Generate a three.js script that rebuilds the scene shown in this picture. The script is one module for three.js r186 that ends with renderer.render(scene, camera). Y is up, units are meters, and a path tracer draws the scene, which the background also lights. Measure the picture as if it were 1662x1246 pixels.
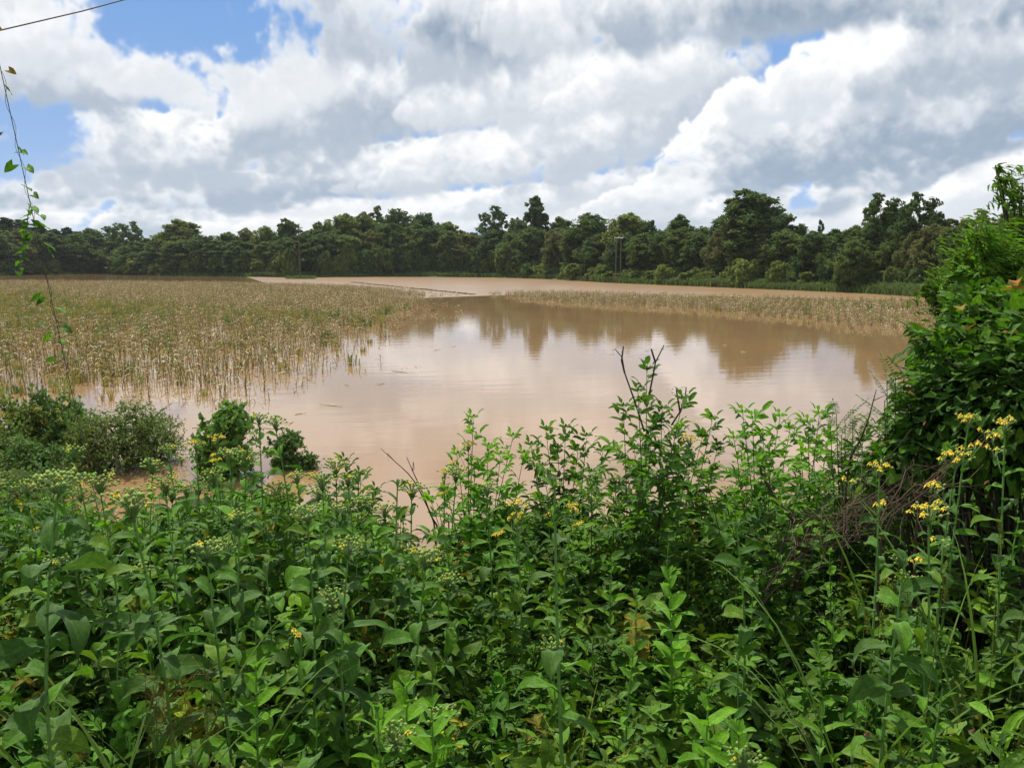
import * as THREE from 'three';
import { mergeGeometries } from 'three/addons/utils/BufferGeometryUtils.js';
import { createNoise3D } from 'simplex-noise';

// ---------------------------------------------------------------- camera, sky, sun, exposure
const scene = new THREE.Scene();
const EYE = 5, VFOV = 50, PITCH = THREE.MathUtils.degToRad(8.43);
const camera = new THREE.PerspectiveCamera(VFOV, 1662 / 1246, 0.1, 4000);
camera.position.set(0, EYE, 0);
camera.rotation.set(-PITCH, 0, 0);
const renderer = new THREE.WebGLRenderer({ antialias: true });
renderer.toneMapping = THREE.LinearToneMapping;
renderer.toneMappingExposure = 1.2;
renderer.shadowMap.enabled = true;

const SUN_AZ = -28, SUN_EL = 58;                       // degrees right of the view, degrees up
const rad = THREE.MathUtils.degToRad;
const toSun = new THREE.Vector3(Math.sin(rad(SUN_AZ)) * Math.cos(rad(SUN_EL)), Math.sin(rad(SUN_EL)), -Math.cos(rad(SUN_AZ)) * Math.cos(rad(SUN_EL)));
const sun = new THREE.DirectionalLight(new THREE.Color(1.0, 0.945, 0.86), 5.0);
sun.name = 'sun';
sun.position.copy(toSun).multiplyScalar(300);
sun.castShadow = true;
sun.shadow.mapSize.set(4096, 4096);
Object.assign(sun.shadow.camera, { left: -300, right: 300, top: 300, bottom: -300, near: 1, far: 900 });
scene.add(sun, sun.target);

// ---------------------------------------------------------------- small helpers
function rng(seed) { let s = seed | 0; return () => { s = (s + 0x6d2b79f5) | 0; let t = Math.imul(s ^ (s >>> 15), 1 | s); t = (t + Math.imul(t ^ (t >>> 7), 61 | t)) ^ t; return ((t ^ (t >>> 14)) >>> 0) / 4294967296; }; }
const noise3 = createNoise3D(rng(7));
const { clamp, lerp, smoothstep } = THREE.MathUtils;
const V = (x, y, z) => new THREE.Vector3(x, y, z);
const UPV = V(0, 1, 0);
const FOC = 623 / Math.tan(rad(VFOV / 2));
function ray(px, py) { return V(px - 831, 623 - py, -FOC).normalize().applyEuler(new THREE.Euler(-PITCH, 0, 0)); }   // direction seen at a place of the 1662 x 1246 photograph
function onPlane(px, py, h = 0) { const r = ray(px, py); return r.multiplyScalar((h - EYE) / r.y).add(camera.position); }
function atDist(px, py, d) { const r = ray(px, py); return r.multiplyScalar(d / Math.hypot(r.x, r.z)).add(camera.position); }
function toPx(x, y, z) { const v = V(x, y - EYE, z).applyEuler(new THREE.Euler(PITCH, 0, 0)); return [831 - (v.x / v.z) * FOC, 623 + (v.y / v.z) * FOC, -v.z]; }
function along(points, x) { if (x <= points[0][0]) return points[0][1]; for (let i = 1; i < points.length; i++) if (x <= points[i][0]) { const [a, b] = [points[i - 1], points[i]]; return lerp(a[1], b[1], (x - a[0]) / (b[0] - a[0])); } return points[points.length - 1][1]; }

// ---------------------------------------------------------------- the sky: broken cumulus, computed for every direction
function makeSky() {
  const deg = 180 / Math.PI, R = rng(11), K = deg / FOC;
  const rise = (e) => 15 * Math.log((e + 6) / 6);                        // heights shrink towards the horizon
  const hash = (x, y, s) => { let h = Math.imul(x, 374761393) ^ Math.imul(y, 668265263) ^ Math.imul(s, 1274126177); h = Math.imul(h ^ (h >>> 13), 1274126177); return ((h ^ (h >>> 16)) >>> 0); };
  const cell = (x, y, wrap, s) => {
    const ix = Math.floor(x), iy = Math.floor(y); let best = 9;
    for (let j = -1; j <= 1; j++) for (let i = -1; i <= 1; i++) {
      const h = hash(((ix + i) % wrap + wrap) % wrap, iy + j, s), dx = ix + i + (h & 1023) / 1023 - x, dy = iy + j + ((h >>> 10) & 1023) / 1023 - y, r = 0.75 + 0.5 * ((h >>> 20) & 255) / 255;
      const d = (dx * dx + dy * dy) * r; if (d < best) best = d;
    }
    return 1 - Math.min(1, best * 1.25);
  };
  // banks of cloud, the far low ones first: centre and half axes in degrees, tilt, how grey the base is, how white the top is, how soft the edge is
  const seen = ([px, py, rx, ry, tilt, grey, white = 1, soft = 1]) => { const r = ray(px, py); return { a: Math.atan2(r.x, -r.z) * deg, e: Math.asin(r.y) * deg, rx: rx * K, ry: ry * K, tilt: rad(tilt), grey, white, soft }; };
  const banks = [
    [60, 410, 400, 34, 0, 0.3], [600, 412, 400, 34, 0, 0.25], [1100, 412, 400, 34, 0, 0.3], [1600, 408, 400, 34, 0, 0.3],
    [60, 345, 220, 40, 0, 0.8], [300, 362, 260, 26, 2, 0.95], [560, 366, 220, 26, 3, 0.4], [800, 345, 200, 40, 4, 0.35], [1000, 345, 190, 40, 6, 0.5], [1180, 345, 190, 36, 4, 0.85], [1420, 345, 220, 40, 4, 0.45], [1640, 330, 160, 50, 6, 0.55],
    [470, 338, 150, 18, 2, 0.35], [240, 318, 230, 34, 0, 1.0], [900, 320, 150, 30, 10, 0.6], [1130, 305, 170, 38, 16, 0.6], [1440, 300, 190, 30, 12, 1.0], [1610, 300, 110, 34, 20, 0.5],
    [560, 285, 300, 42, 7, 1.05], [830, 248, 250, 46, 13, 0.75], [200, 245, 190, 62, 4, 0.8], [380, 245, 200, 60, 5, 0.9], [1000, 205, 230, 78, 20, 0.8],
    [560, 175, 230, 72, 12, 0.95], [400, 135, 130, 60, 10, 0.35], [1180, 225, 110, 58, 38, 0.5], [880, 145, 200, 60, 12, 0.6], [1040, 125, 150, 55, 18, 0.6], [1340, 200, 210, 84, 24, 1.05], [1540, 190, 240, 85, 12, 1.15, 0.8],
    [90, 118, 150, 72, 0, 0.95], [265, 112, 120, 52, 4, 0.4], [30, 60, 110, 50, 0, 0.5], [520, 62, 90, 75, 20, 0.35], [1420, 100, 190, 62, 18, 0.55, 1.05], [1590, 90, 170, 62, 8, 0.9, 0.8],
    [690, 45, 190, 95, -4, 0.8, 0.9], [790, 58, 130, 50, -6, 1.2, 0.6, 2.2], [980, 30, 170, 66, 6, 0.6, 0.9], [1200, 20, 220, 55, 4, 0.95, 0.8], [1480, -2, 260, 44, 0, 1.3, 0.5, 1.8], [1640, 10, 160, 50, 0, 1.2, 0.6, 1.8], [80, 8, 130, 24, -6, 0.2, 0.9, 2],
  ].map(seen);
  const rest = [];
  for (let i = 0; i < 420; i++) {                                          // the same broken sky goes on all round and overhead
    const a = R() * 360 - 180, e = Math.pow(R(), 1.3) * 88 + 1, size = 3.2 + 0.34 * e, b = { a, e, rx: (1 + R()) * size / Math.max(0.25, Math.cos(rad(e))), ry: (0.35 + 0.3 * R()) * size, tilt: rad(-4 + 22 * R()), grey: 0.4 + 0.7 * R(), white: 0.8 + 0.2 * R(), soft: 1 };
    if (!(Math.abs(a) < 36 + b.rx && e < 19 + b.ry)) rest.push(b);
  }
  banks.push(...rest.sort((p, q) => p.e - q.e));
  const gaps = [[335, 35, 190, 60, 2, 1.5], [395, 84, 62, 30, 10, 1.3], [235, 42, 110, 34, -14, 1.2], [48, 236, 74, 38, 14, 1.4], [-10, 262, 60, 36, 0, 1.2], [1066, 266, 76, 13, 8, 0.8], [1296, 326, 30, 20, 30, 1.0], [1322, 336, 26, 12, 0, 0.8], [1652, 222, 26, 16, 0, 0.9]]
    .map(([px, py, rx, ry, t, w]) => { const r = ray(px, py); return { a: Math.atan2(r.x, -r.z) * deg, e: Math.asin(r.y) * deg, rx: rx * K, ry: ry * K, c: Math.cos(rad(t)), s: Math.sin(rad(t)), w }; });
  // one computation on any raster of directions: a from a0, e from 0, perDeg samples to the degree
  function region(a0, wide, high, perDeg) {
    const W = Math.round(wide * perDeg), N = Math.round(high * perDeg), round = wide >= 360;
    const puff = new Float32Array(W * N), fine = new Float32Array(W * N), C = [0, 1, 2].map(() => new Float32Array(W * N));
    for (let row = 0; row < N; row++) {
      const e = (row + 0.5) / perDeg, Y = rise(e), hz = Math.exp(-e / 12), air = [lerp(0.085, 0.45, hz), lerp(0.255, 0.58, hz), lerp(0.6, 0.78, hz)];
      for (let c = 0; c < 3; c++) C[c].fill(air[c], row * W, row * W + W);
      for (let col = 0; col < W; col++) {
        const a = a0 + (col + 0.5) / perDeg, t = rad(a), cx = 57.3 * Math.cos(t), cz = 57.3 * Math.sin(t);
        const w1 = noise3(cx * 0.22, Y * 0.25, cz * 0.22), w2 = noise3(cx * 0.22 + 50, Y * 0.25, cz * 0.22), w3 = noise3(cx * 0.8, Y * 0.9 + 30, cz * 0.8), w4 = noise3(cx * 2.4, Y * 2.6, cz * 2.4);
        const x = a + 360 + 0.9 * w1 + 0.3 * w3 + 0.09 * w4, y = Y + 0.8 * w2 + 0.3 * w3 - 0.09 * w4, k = row * W + col;
        puff[k] = 0.5 * cell(x / 4, y / 3.4, 90, 1) + 0.28 * cell(x / 1.875, y / 1.7, 192, 2) + 0.14 * cell(x / 0.9, y / 0.82, 400, 3) + (perDeg > 5 ? 0.07 * cell(x / 0.45, y / 0.42, 800, 4) : 0.04) + 0.05 * w1 + 0.05 * w3;
        fine[k] = 0.5 * w1 + 0.33 * w3 + 0.17 * w4;
      }
    }
    const pick = (row, col) => puff[Math.min(N - 1, row) * W + (round ? ((col % W) + W) % W : clamp(col, 0, W - 1))];
    for (const b of banks) {
      const c = Math.cos(b.tilt), s = Math.sin(b.tilt), tall = 1.55 * Math.hypot(b.ry * c, b.rx * s), far = 1.62 * Math.hypot(b.rx * c, b.ry * s), size = 0.3 + b.e / 14;
      const r0 = Math.max(0, Math.floor((b.e - tall) * perDeg)), r1 = Math.min(N - 1, Math.ceil((b.e + tall) * perDeg)), n = Math.min(W, Math.ceil(2 * far * perDeg)), c0 = Math.floor((b.a - far - a0) * perDeg);
      const up = Math.max(1, Math.round(0.34 * size * perDeg)), up2 = Math.max(1, Math.round(0.12 * size * perDeg));
      for (let row = r0; row <= r1; row++) {
        const e = (row + 0.5) / perDeg, hz = Math.exp(-e / 12), grey = [lerp(0.26, 0.37, hz), lerp(0.325, 0.45, hz), lerp(0.415, 0.55, hz)];
        for (let i = 0; i < n; i++) {
          let col = c0 + i; if (round) col = ((col % W) + W) % W; else if (col < 0 || col >= W) continue;
          const a = a0 + (c0 + i + 0.5) / perDeg, da = a - b.a, de = e - b.e, u = (da * c + de * s) / b.rx, v = (-da * s + de * c) / b.ry, rr = u * u * 0.9 + v * v;
          if (rr > 2.3) continue;
          const k = row * W + col, p = puff[k] - 0.55, f = fine[k], q = 1 - rr + p * 1.5 + f * 0.25;
          let alpha = smoothstep(q, 0, (v > 0 ? 0.26 + 0.24 * (1 - v) : 0.55 - v * 0.6) * b.soft);
          if (alpha <= 0) continue;
          if (Math.abs(b.a) < 60) for (const g of gaps) { const ga = a - g.a, ge = e - g.e; if (Math.abs(ga) > 2 * g.rx + 2 * g.ry || Math.abs(ge) > 3 * g.ry + g.rx) continue; const gu = (ga * g.c + ge * g.s) / g.rx, gv = (-ga * g.s + ge * g.c) / g.ry; alpha *= 1 - smoothstep(g.w * Math.exp(-(gu * gu + gv * gv) * 0.9) - p * 0.8 - f * 0.5, 0.15, 0.95); }
          const top = smoothstep(v + p * 0.6, -0.8, 0.6);
          const relief = ((puff[k] - pick(row + up, col - (up >> 1))) * 0.5 + (puff[k] - pick(row + up2, col - (up2 >> 1))) * 0.55) * (0.14 + 0.7 * top);
          const body = lerp(1.0, 0.1, clamp(b.grey * smoothstep(-v + p * 1.0 + f * 0.55, -0.75, 0.7), 0, 1.15));
          const rim = 0.2 * (1 - smoothstep(q, 0.05, 0.6)) * smoothstep(v, -0.2, 0.6);
          const lit = clamp(body * b.white + clamp(relief, -0.22, 0.24) + rim, -0.1, 1.1);
          C[0][k] = lerp(C[0][k], lerp(grey[0], 0.86, lit), alpha); C[1][k] = lerp(C[1][k], lerp(grey[1], 0.87, lit), alpha); C[2][k] = lerp(C[2][k], lerp(grey[2], 0.88, lit), alpha);
        }
      }
    }
    return { C, W, N, a0, perDeg };
  }
  const W = 4096, H = 2048, per = W / 360, whole = region(-90, 360, 90, 1024 / 360), front = region(-45, 90, 30, per);
  const take = (g, c, a, e) => { const x = clamp((a - g.a0) * g.perDeg - 0.5, 0, g.W - 1.001), y = clamp(e * g.perDeg - 0.5, 0, g.N - 1.001), i = Math.floor(x), j = Math.floor(y), s = x - i, t = y - j, k = j * g.W + i, d = g.C[c]; return lerp(lerp(d[k], d[k + 1], s), lerp(d[k + g.W], d[k + g.W + 1], s), t); };
  const data = new Float32Array(W * H * 4);
  for (let row = 0; row < H; row++) for (let col = 0; col < W; col++) {
    const o = (row * W + col) * 4, e = ((row + 0.5) / H - 0.5) * 180, a = (col + 0.5) / per - 90;
    data[o + 3] = 1;
    if (e < 0) { data[o] = 0.16; data[o + 1] = 0.14; data[o + 2] = 0.1; continue; }
    const near = (1 - smoothstep(Math.abs(a), 38, 44)) * (1 - smoothstep(e, 22, 29));
    for (let c = 0; c < 3; c++) { const far = near < 1 ? take(whole, c, a, e) : 0; data[o + c] = near > 0 ? lerp(far, take(front, c, a, e), near) : far; }
  }
  const t = new THREE.DataTexture(data, W, H, THREE.RGBAFormat, THREE.FloatType);
  t.mapping = THREE.EquirectangularReflectionMapping; t.magFilter = THREE.LinearFilter; t.needsUpdate = true;
  return t;
}
scene.background = makeSky();
scene.environment = scene.background;

// ---------------------------------------------------------------- naming and placing
const taken = new Map();
function numbered(name) { const n = taken.get(name) ?? 0; taken.set(name, n + 1); return n ? `${name}_${String(n).padStart(3, '0')}` : name; }
function shadows(o) { o.castShadow = o.receiveShadow = true; return o; }
function part(name, geometry, material, parent) { const m = shadows(new THREE.Mesh(geometry, material)); m.name = name; parent.add(m); return m; }
function put(mesh, matrix) { matrix.decompose(mesh.position, mesh.quaternion, mesh.scale); return mesh; }
function tag(o, label, category, group, kind) { Object.assign(o.userData, label && { label }, category && { category }, group && { group }, kind && { kind }); return o; }
function thing(name, label, category, pos, group) { const g = new THREE.Group(); g.name = numbered(name); if (pos) g.position.copy(pos); scene.add(g); return tag(g, label, category, group); }
function structure(name, geometry, material) { const m = shadows(new THREE.Mesh(geometry, material)); m.name = numbered(name); m.userData.kind = 'structure'; scene.add(m); return m; }
function stuff(name, label, category, geometry, material, mats, colors, parent = scene) {
  const m = shadows(new THREE.InstancedMesh(geometry, material, mats.length)); m.name = parent === scene ? numbered(name) : name;
  mats.forEach((x, i) => m.setMatrixAt(i, x)); if (colors) colors.forEach((c, i) => m.setColorAt(i, c));
  m.userData.kind = 'stuff'; if (parent === scene) tag(m, label, category); parent.add(m); return m;
}
// geometry from plain arrays; quads and triangles are pushed by the builders below
class Build {
  constructor() { this.p = []; this.i = []; this.u = []; this.c = []; }
  vert(x, y, z, u = 0, v = 0, col) { this.p.push(x, y, z); this.u.push(u, v); if (col) this.c.push(col[0], col[1], col[2]); return this.p.length / 3 - 1; }
  tri(a, b, c) { this.i.push(a, b, c); }
  quad(a, b, c, d) { this.i.push(a, b, c, a, c, d); }
  // a tapered, bent tube through points [V3], radii [r]
  tube(points, radii, sides = 5, col) {
    const rings = [];
    let side = V(1, 0, 0);
    points.forEach((p, k) => {
      const t = points[Math.min(k + 1, points.length - 1)].clone().sub(points[Math.max(k - 1, 0)]).normalize();
      side.sub(t.clone().multiplyScalar(side.dot(t))); if (side.lengthSq() < 1e-6) side = V(0, 0, 1).sub(t.clone().multiplyScalar(t.z)); side.normalize();
      const other = t.clone().cross(side), ring = [];
      for (let s = 0; s < sides; s++) { const a = (s / sides) * Math.PI * 2, q = p.clone().addScaledVector(side, Math.cos(a) * radii[k]).addScaledVector(other, Math.sin(a) * radii[k]); ring.push(this.vert(q.x, q.y, q.z, s / sides, k / points.length, col)); }
      rings.push(ring);
    });
    for (let k = 1; k < rings.length; k++) for (let s = 0; s < sides; s++) { const n = (s + 1) % sides; this.quad(rings[k - 1][s], rings[k - 1][n], rings[k][n], rings[k][s]); }
    return this;
  }
  add(g, m, col) {   // a copy of another Build under a matrix
    const base = this.p.length / 3, v = V(0, 0, 0);
    for (let k = 0; k < g.p.length; k += 3) { v.set(g.p[k], g.p[k + 1], g.p[k + 2]).applyMatrix4(m); this.p.push(v.x, v.y, v.z); }
    for (const x of g.u) this.u.push(x);
    if (col) for (let k = 0; k < g.p.length; k += 3) this.c.push(col[0], col[1], col[2]); else for (const x of g.c) this.c.push(x);
    for (const x of g.i) this.i.push(x + base);
    return this;
  }
  geometry(smooth = true) {
    const g = new THREE.BufferGeometry();
    g.setAttribute('position', new THREE.Float32BufferAttribute(this.p, 3)); g.setAttribute('uv', new THREE.Float32BufferAttribute(this.u, 2));
    if (this.c.length) g.setAttribute('color', new THREE.Float32BufferAttribute(this.c, 3));
    g.setIndex(this.i); if (smooth) g.computeVertexNormals(); return g;
  }
}
// the frame of a leaf: base, direction it grows in, roll about that direction, length and width
function frame(pos, dir, roll, len, wid) {
  const z = dir.clone().normalize(); let x = UPV.clone().cross(z); if (x.lengthSq() < 1e-4) x = V(1, 0, 0); x.normalize();
  const y = z.clone().cross(x).normalize();
  const m = new THREE.Matrix4().makeBasis(x, y, z), r = new THREE.Matrix4().makeRotationZ(roll), s = new THREE.Matrix4().makeScale(wid, len, len);
  return new THREE.Matrix4().setPosition(pos).multiply(m).multiply(r).multiply(s);
}
const around = (R, up = 0) => { const a = R() * Math.PI * 2; return V(Math.cos(a), up, Math.sin(a)).normalize(); };

// ---------------------------------------------------------------- textures
function dataTexture(n, m, f, srgb = true, repeat = true) {
  const d = new Uint8Array(n * m * 4);
  for (let y = 0; y < m; y++) for (let x = 0; x < n; x++) { const v = f(x / n, y / m), o = (y * n + x) * 4; d[o] = clamp(v[0], 0, 255); d[o + 1] = clamp(v[1], 0, 255); d[o + 2] = clamp(v[2], 0, 255); d[o + 3] = 255; }
  const t = new THREE.DataTexture(d, n, m); t.magFilter = THREE.LinearFilter; t.minFilter = THREE.LinearFilter; if (srgb) t.colorSpace = THREE.SRGBColorSpace; if (repeat) t.wrapS = t.wrapT = THREE.RepeatWrapping; t.needsUpdate = true; return t;
}
const ring4 = (x, y, f, z = 0) => { const a = x * 2 * Math.PI, b = y * 2 * Math.PI; return noise3(Math.cos(a) * f + 3 * z, Math.sin(a) * f + Math.cos(b) * f, Math.sin(b) * f + z); };
// a leaf blade: pale midrib and side veins, mottled; u across, v from base to tip
const leafMap = dataTexture(128, 256, (u, v) => {
  const s = Math.abs(u - 0.5) * 2, rib = Math.exp(-Math.pow(s / 0.035, 2)), slant = (v * 9 - s * 2.1), vein = Math.exp(-Math.pow(((slant - Math.floor(slant)) - 0.5) / 0.085, 2)) * (1 - s * 0.6) * 0.32;
  const n = noise3(u * 5, v * 9, 1) * 0.06 + noise3(u * 22, v * 40, 5) * 0.05 + noise3(u * 1.6, v * 2.2, 9) * 0.06, l = 208 * (1 + n * 1.6) + 46 * rib + 52 * vein, spot = Math.max(0, noise3(u * 9, v * 17, 31) - 0.72) * 3;
  if (spot > 0.05) return [l * (1 + 0.1 * spot), l * (1 - 0.45 * spot), l * (1 - 0.2 * spot)];
  return [l * (1 + 0.12 * rib + 0.03 * n), l, l * (0.96 + 0.1 * rib)];
}, true, false);
const barkMap = dataTexture(128, 256, (u, v) => { const n = ring4(u, v, 1.4) * 0.25 + noise3(Math.cos(u * 6.283) * 5, Math.sin(u * 6.283) * 5, v * 9) * 0.4; const l = 190 + 60 * n; return [l, l * 0.97, l * 0.93]; });
const M = {};
function leafMaterial(r, g, b, through = 0.36, coat = 0.3, map = leafMap) { return new THREE.MeshPhysicalMaterial({ color: new THREE.Color().setRGB(r * 1.85, g * 2.35, b * 0.36), map, bumpMap: leafMap, bumpScale: 0.0025, roughness: 1, specularIntensity: 0.28, transmission: through + 0.06, thickness: 0, clearcoat: coat * 0.3, clearcoatRoughness: 0.45, side: THREE.DoubleSide }); }

// ---------------------------------------------------------------- land
const SHORE = [[-900, 447], [0, 447], [170, 444], [260, 447], [340, 448], [480, 450], [640, 449], [800, 450], [900, 453], [1000, 459], [1100, 463], [1200, 467], [1300, 471], [1400, 475], [1530, 483], [1662, 494], [2400, 545]];
const shoreAt = (px) => { const p = onPlane(px, along(SHORE, px)); return Math.hypot(p.x, p.z); };
const BANK = [[-40, 3.4], [1.2, 3.4], [2, 3.0], [3, 2.55], [5, 1.95], [8, 1.15], [12, 0.3], [14, -0.1], [20, -0.6], [40, -1.0]];
const WIGGLE = (x, z, f) => noise3(x * f, 3.3, z * f);
function ground(x, z) {
  const r = Math.hypot(x, z), a = Math.atan2(x, -z), ca = clamp(a, -1.05, 1.05), px = 831 + Math.tan(ca) * FOC / Math.cos(PITCH), R = shoreAt(px) * (1 + 0.015 * WIGGLE(x, z, 0.03));
  const s = -z - Math.max(0, x - 2) * 0.55 + 0.25 * WIGGLE(x, z, 0.25);
  const near = along(BANK, s) + (s < 13 ? 0.06 * WIGGLE(x, z, 1.3) : 0);
  const far = z < 30 ? lerp(-1, 0.9, smoothstep(r, R - 9, R + 8)) + 0.25 * WIGGLE(x, z, 0.05) * smoothstep(r, R, R + 20) + smoothstep(r, R + 60, R + 500) * 4 : -1;
  return z > 0 ? 3.4 : Math.max(near, far);
}
{
  const b = new Build(), NA = 220, radii = []; for (let r = 0.6, i = 0; r < 1900; r *= 1.055, i++) radii.push(r);
  const centre = b.vert(0, 3.4, 0, 0, 0, [0.06, 0.05, 0.035]); let prev = null;
  for (const r of radii) {
    const ring = [];
    for (let k = 0; k < NA; k++) {
      const a = (k / NA) * Math.PI * 2, x = Math.sin(a) * r, z = -Math.cos(a) * r, y = ground(x, z), n = 0.5 + 0.5 * WIGGLE(x, z, 0.2), far = smoothstep(r, 60, 120);
      const soil = [lerp(0.045, 0.085, n), lerp(0.036, 0.062, n), lerp(0.022, 0.036, n)], grass = [lerp(0.06, 0.09, n), lerp(0.095, 0.13, n), lerp(0.025, 0.035, n)];
      ring.push(b.vert(x, y, z, x, z, soil.map((c, i) => lerp(c, grass[i], far))));
    }
    for (let k = 0; k < NA; k++) { const n = (k + 1) % NA; if (prev) b.quad(prev[k], prev[n], ring[n], ring[k]); else b.tri(centre, ring[n], ring[k]); }
    prev = ring;
  }
  const litter = dataTexture(512, 512, (u, v) => { const n = ring4(u, v, 6) * 0.3 + ring4(u, v, 22, 2) * 0.4 + ring4(u, v, 60, 4) * 0.3, l = 200 + 60 * n; return [l, l * 0.97, l * 0.9]; });
  litter.repeat.set(0.7, 0.7);
  structure('ground', b.geometry(), new THREE.MeshStandardMaterial({ vertexColors: true, map: litter, roughness: 1 }));
}

// ---------------------------------------------------------------- floodwater: thick with mud, almost calm
{
  const n = 1024, wave = new Float32Array(n * n), R = rng(21), comps = [];
  for (let i = 0; i < 46; i++) { const f = 3 + Math.floor(Math.pow(R(), 1.6) * 44), t = -1.35 + (R() - 0.5) * 1.3; comps.push([Math.round(Math.cos(t) * f), Math.round(Math.sin(t) * f), R() * 6.283, 1 / Math.pow(f, 1.05)]); }
  for (let y = 0; y < n; y++) for (let x = 0; x < n; x++) { let h = 0; for (const [fx, fy, ph, am] of comps) h += am * Math.sin(((fx * x + fy * y) / n) * 2 * Math.PI + ph); wave[y * n + x] = h; }
  let lo = 9, hi = -9; for (const h of wave) { lo = Math.min(lo, h); hi = Math.max(hi, h); }
  const bump = dataTexture(n, n, (u, v) => { const l = 255 * (wave[Math.floor(v * n) * n + Math.floor(u * n)] - lo) / (hi - lo); return [l, l, l]; }, false);
  bump.repeat.set(1 / 6, 1 / 6);
  const silt = dataTexture(512, 512, (u, v) => { const k = ring4(u, v, 1.2) * 0.6 + ring4(u, v, 3.5, 2) * 0.4, l = 238 + 14 * k; return [l, l * (1 - 0.012 * k), l * (0.99 - 0.03 * k)]; });
  silt.repeat.set(1 / 90, 1 / 90);
  // calm near the bank; beyond the corn the breeze ruffles it
  const breeze = (a) => { const t = a > Math.PI ? a - 2 * Math.PI : a, px = Math.abs(t) < 1.2 ? 831 + Math.tan(t) * FOC : t < 0 ? -3000 : 4000; return lerp(152, 122, smoothstep(px, 470, 640)) * (px < 470 ? 1 + 2 * smoothstep(470 - px, 0, 130) : 1) * (1 + 0.05 * noise3(Math.sin(a) * 9, 2, Math.cos(a) * 9)); };
  for (const [radii, scale, rough] of [[[4, 10, 20, 40, 80, 122], 0.0024, 0.04], [[122, 640, 900], 0.03, 0.3]]) {
    const b = new Build(), NA = 240; let prev = null;
    for (const r of radii) { const ring = []; for (let k = 0; k < NA; k++) { const a = (k / NA) * Math.PI * 2, q = r === 122 ? breeze(a) : r; ring.push(b.vert(Math.sin(a) * q, 0, -Math.cos(a) * q, Math.sin(a) * q, Math.cos(a) * q)); } if (prev) for (let k = 0; k < NA; k++) { const m = (k + 1) % NA; b.quad(prev[k], prev[m], ring[m], ring[k]); } prev = ring; }
    structure('floodwater', b.geometry(), new THREE.MeshPhysicalMaterial({ color: new THREE.Color().setRGB(0.312, 0.192, 0.094), map: silt, roughness: rough, ior: 1.45, bumpMap: bump, bumpScale: scale }));
  }
}

// ---------------------------------------------------------------- trees and bushes of the far shore
function leafQuad(b, c, n, size, R, col) {   // one small bent face of foliage
  let t = V(R() - 0.5, R() - 0.5, R() - 0.5).cross(n); if (t.lengthSq() < 1e-5) t = V(1, 0, 0); t.normalize(); const s = n.clone().cross(t), w = size * 0.5, h = size * (0.55 + 0.5 * R());
  const q = (x, y, k) => b.vert(c.x + t.x * x + s.x * y + n.x * k, c.y + t.y * x + s.y * y + n.y * k, c.z + t.z * x + s.z * y + n.z * k, x / size + 0.5, y / h * 0.5 + 0.5, col);
  const a0 = q(-w, 0, -0.12 * size), a1 = q(0, -h, 0), a2 = q(w, 0, -0.12 * size), a3 = q(0, h, 0.05 * size);
  b.quad(a0, a1, a2, a3);
}
const TONES = [[0.75, 0.8, 0.8], [1, 1, 1], [1.2, 1.12, 0.95], [0.88, 0.95, 0.8], [1.1, 1.0, 0.8]];
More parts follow.
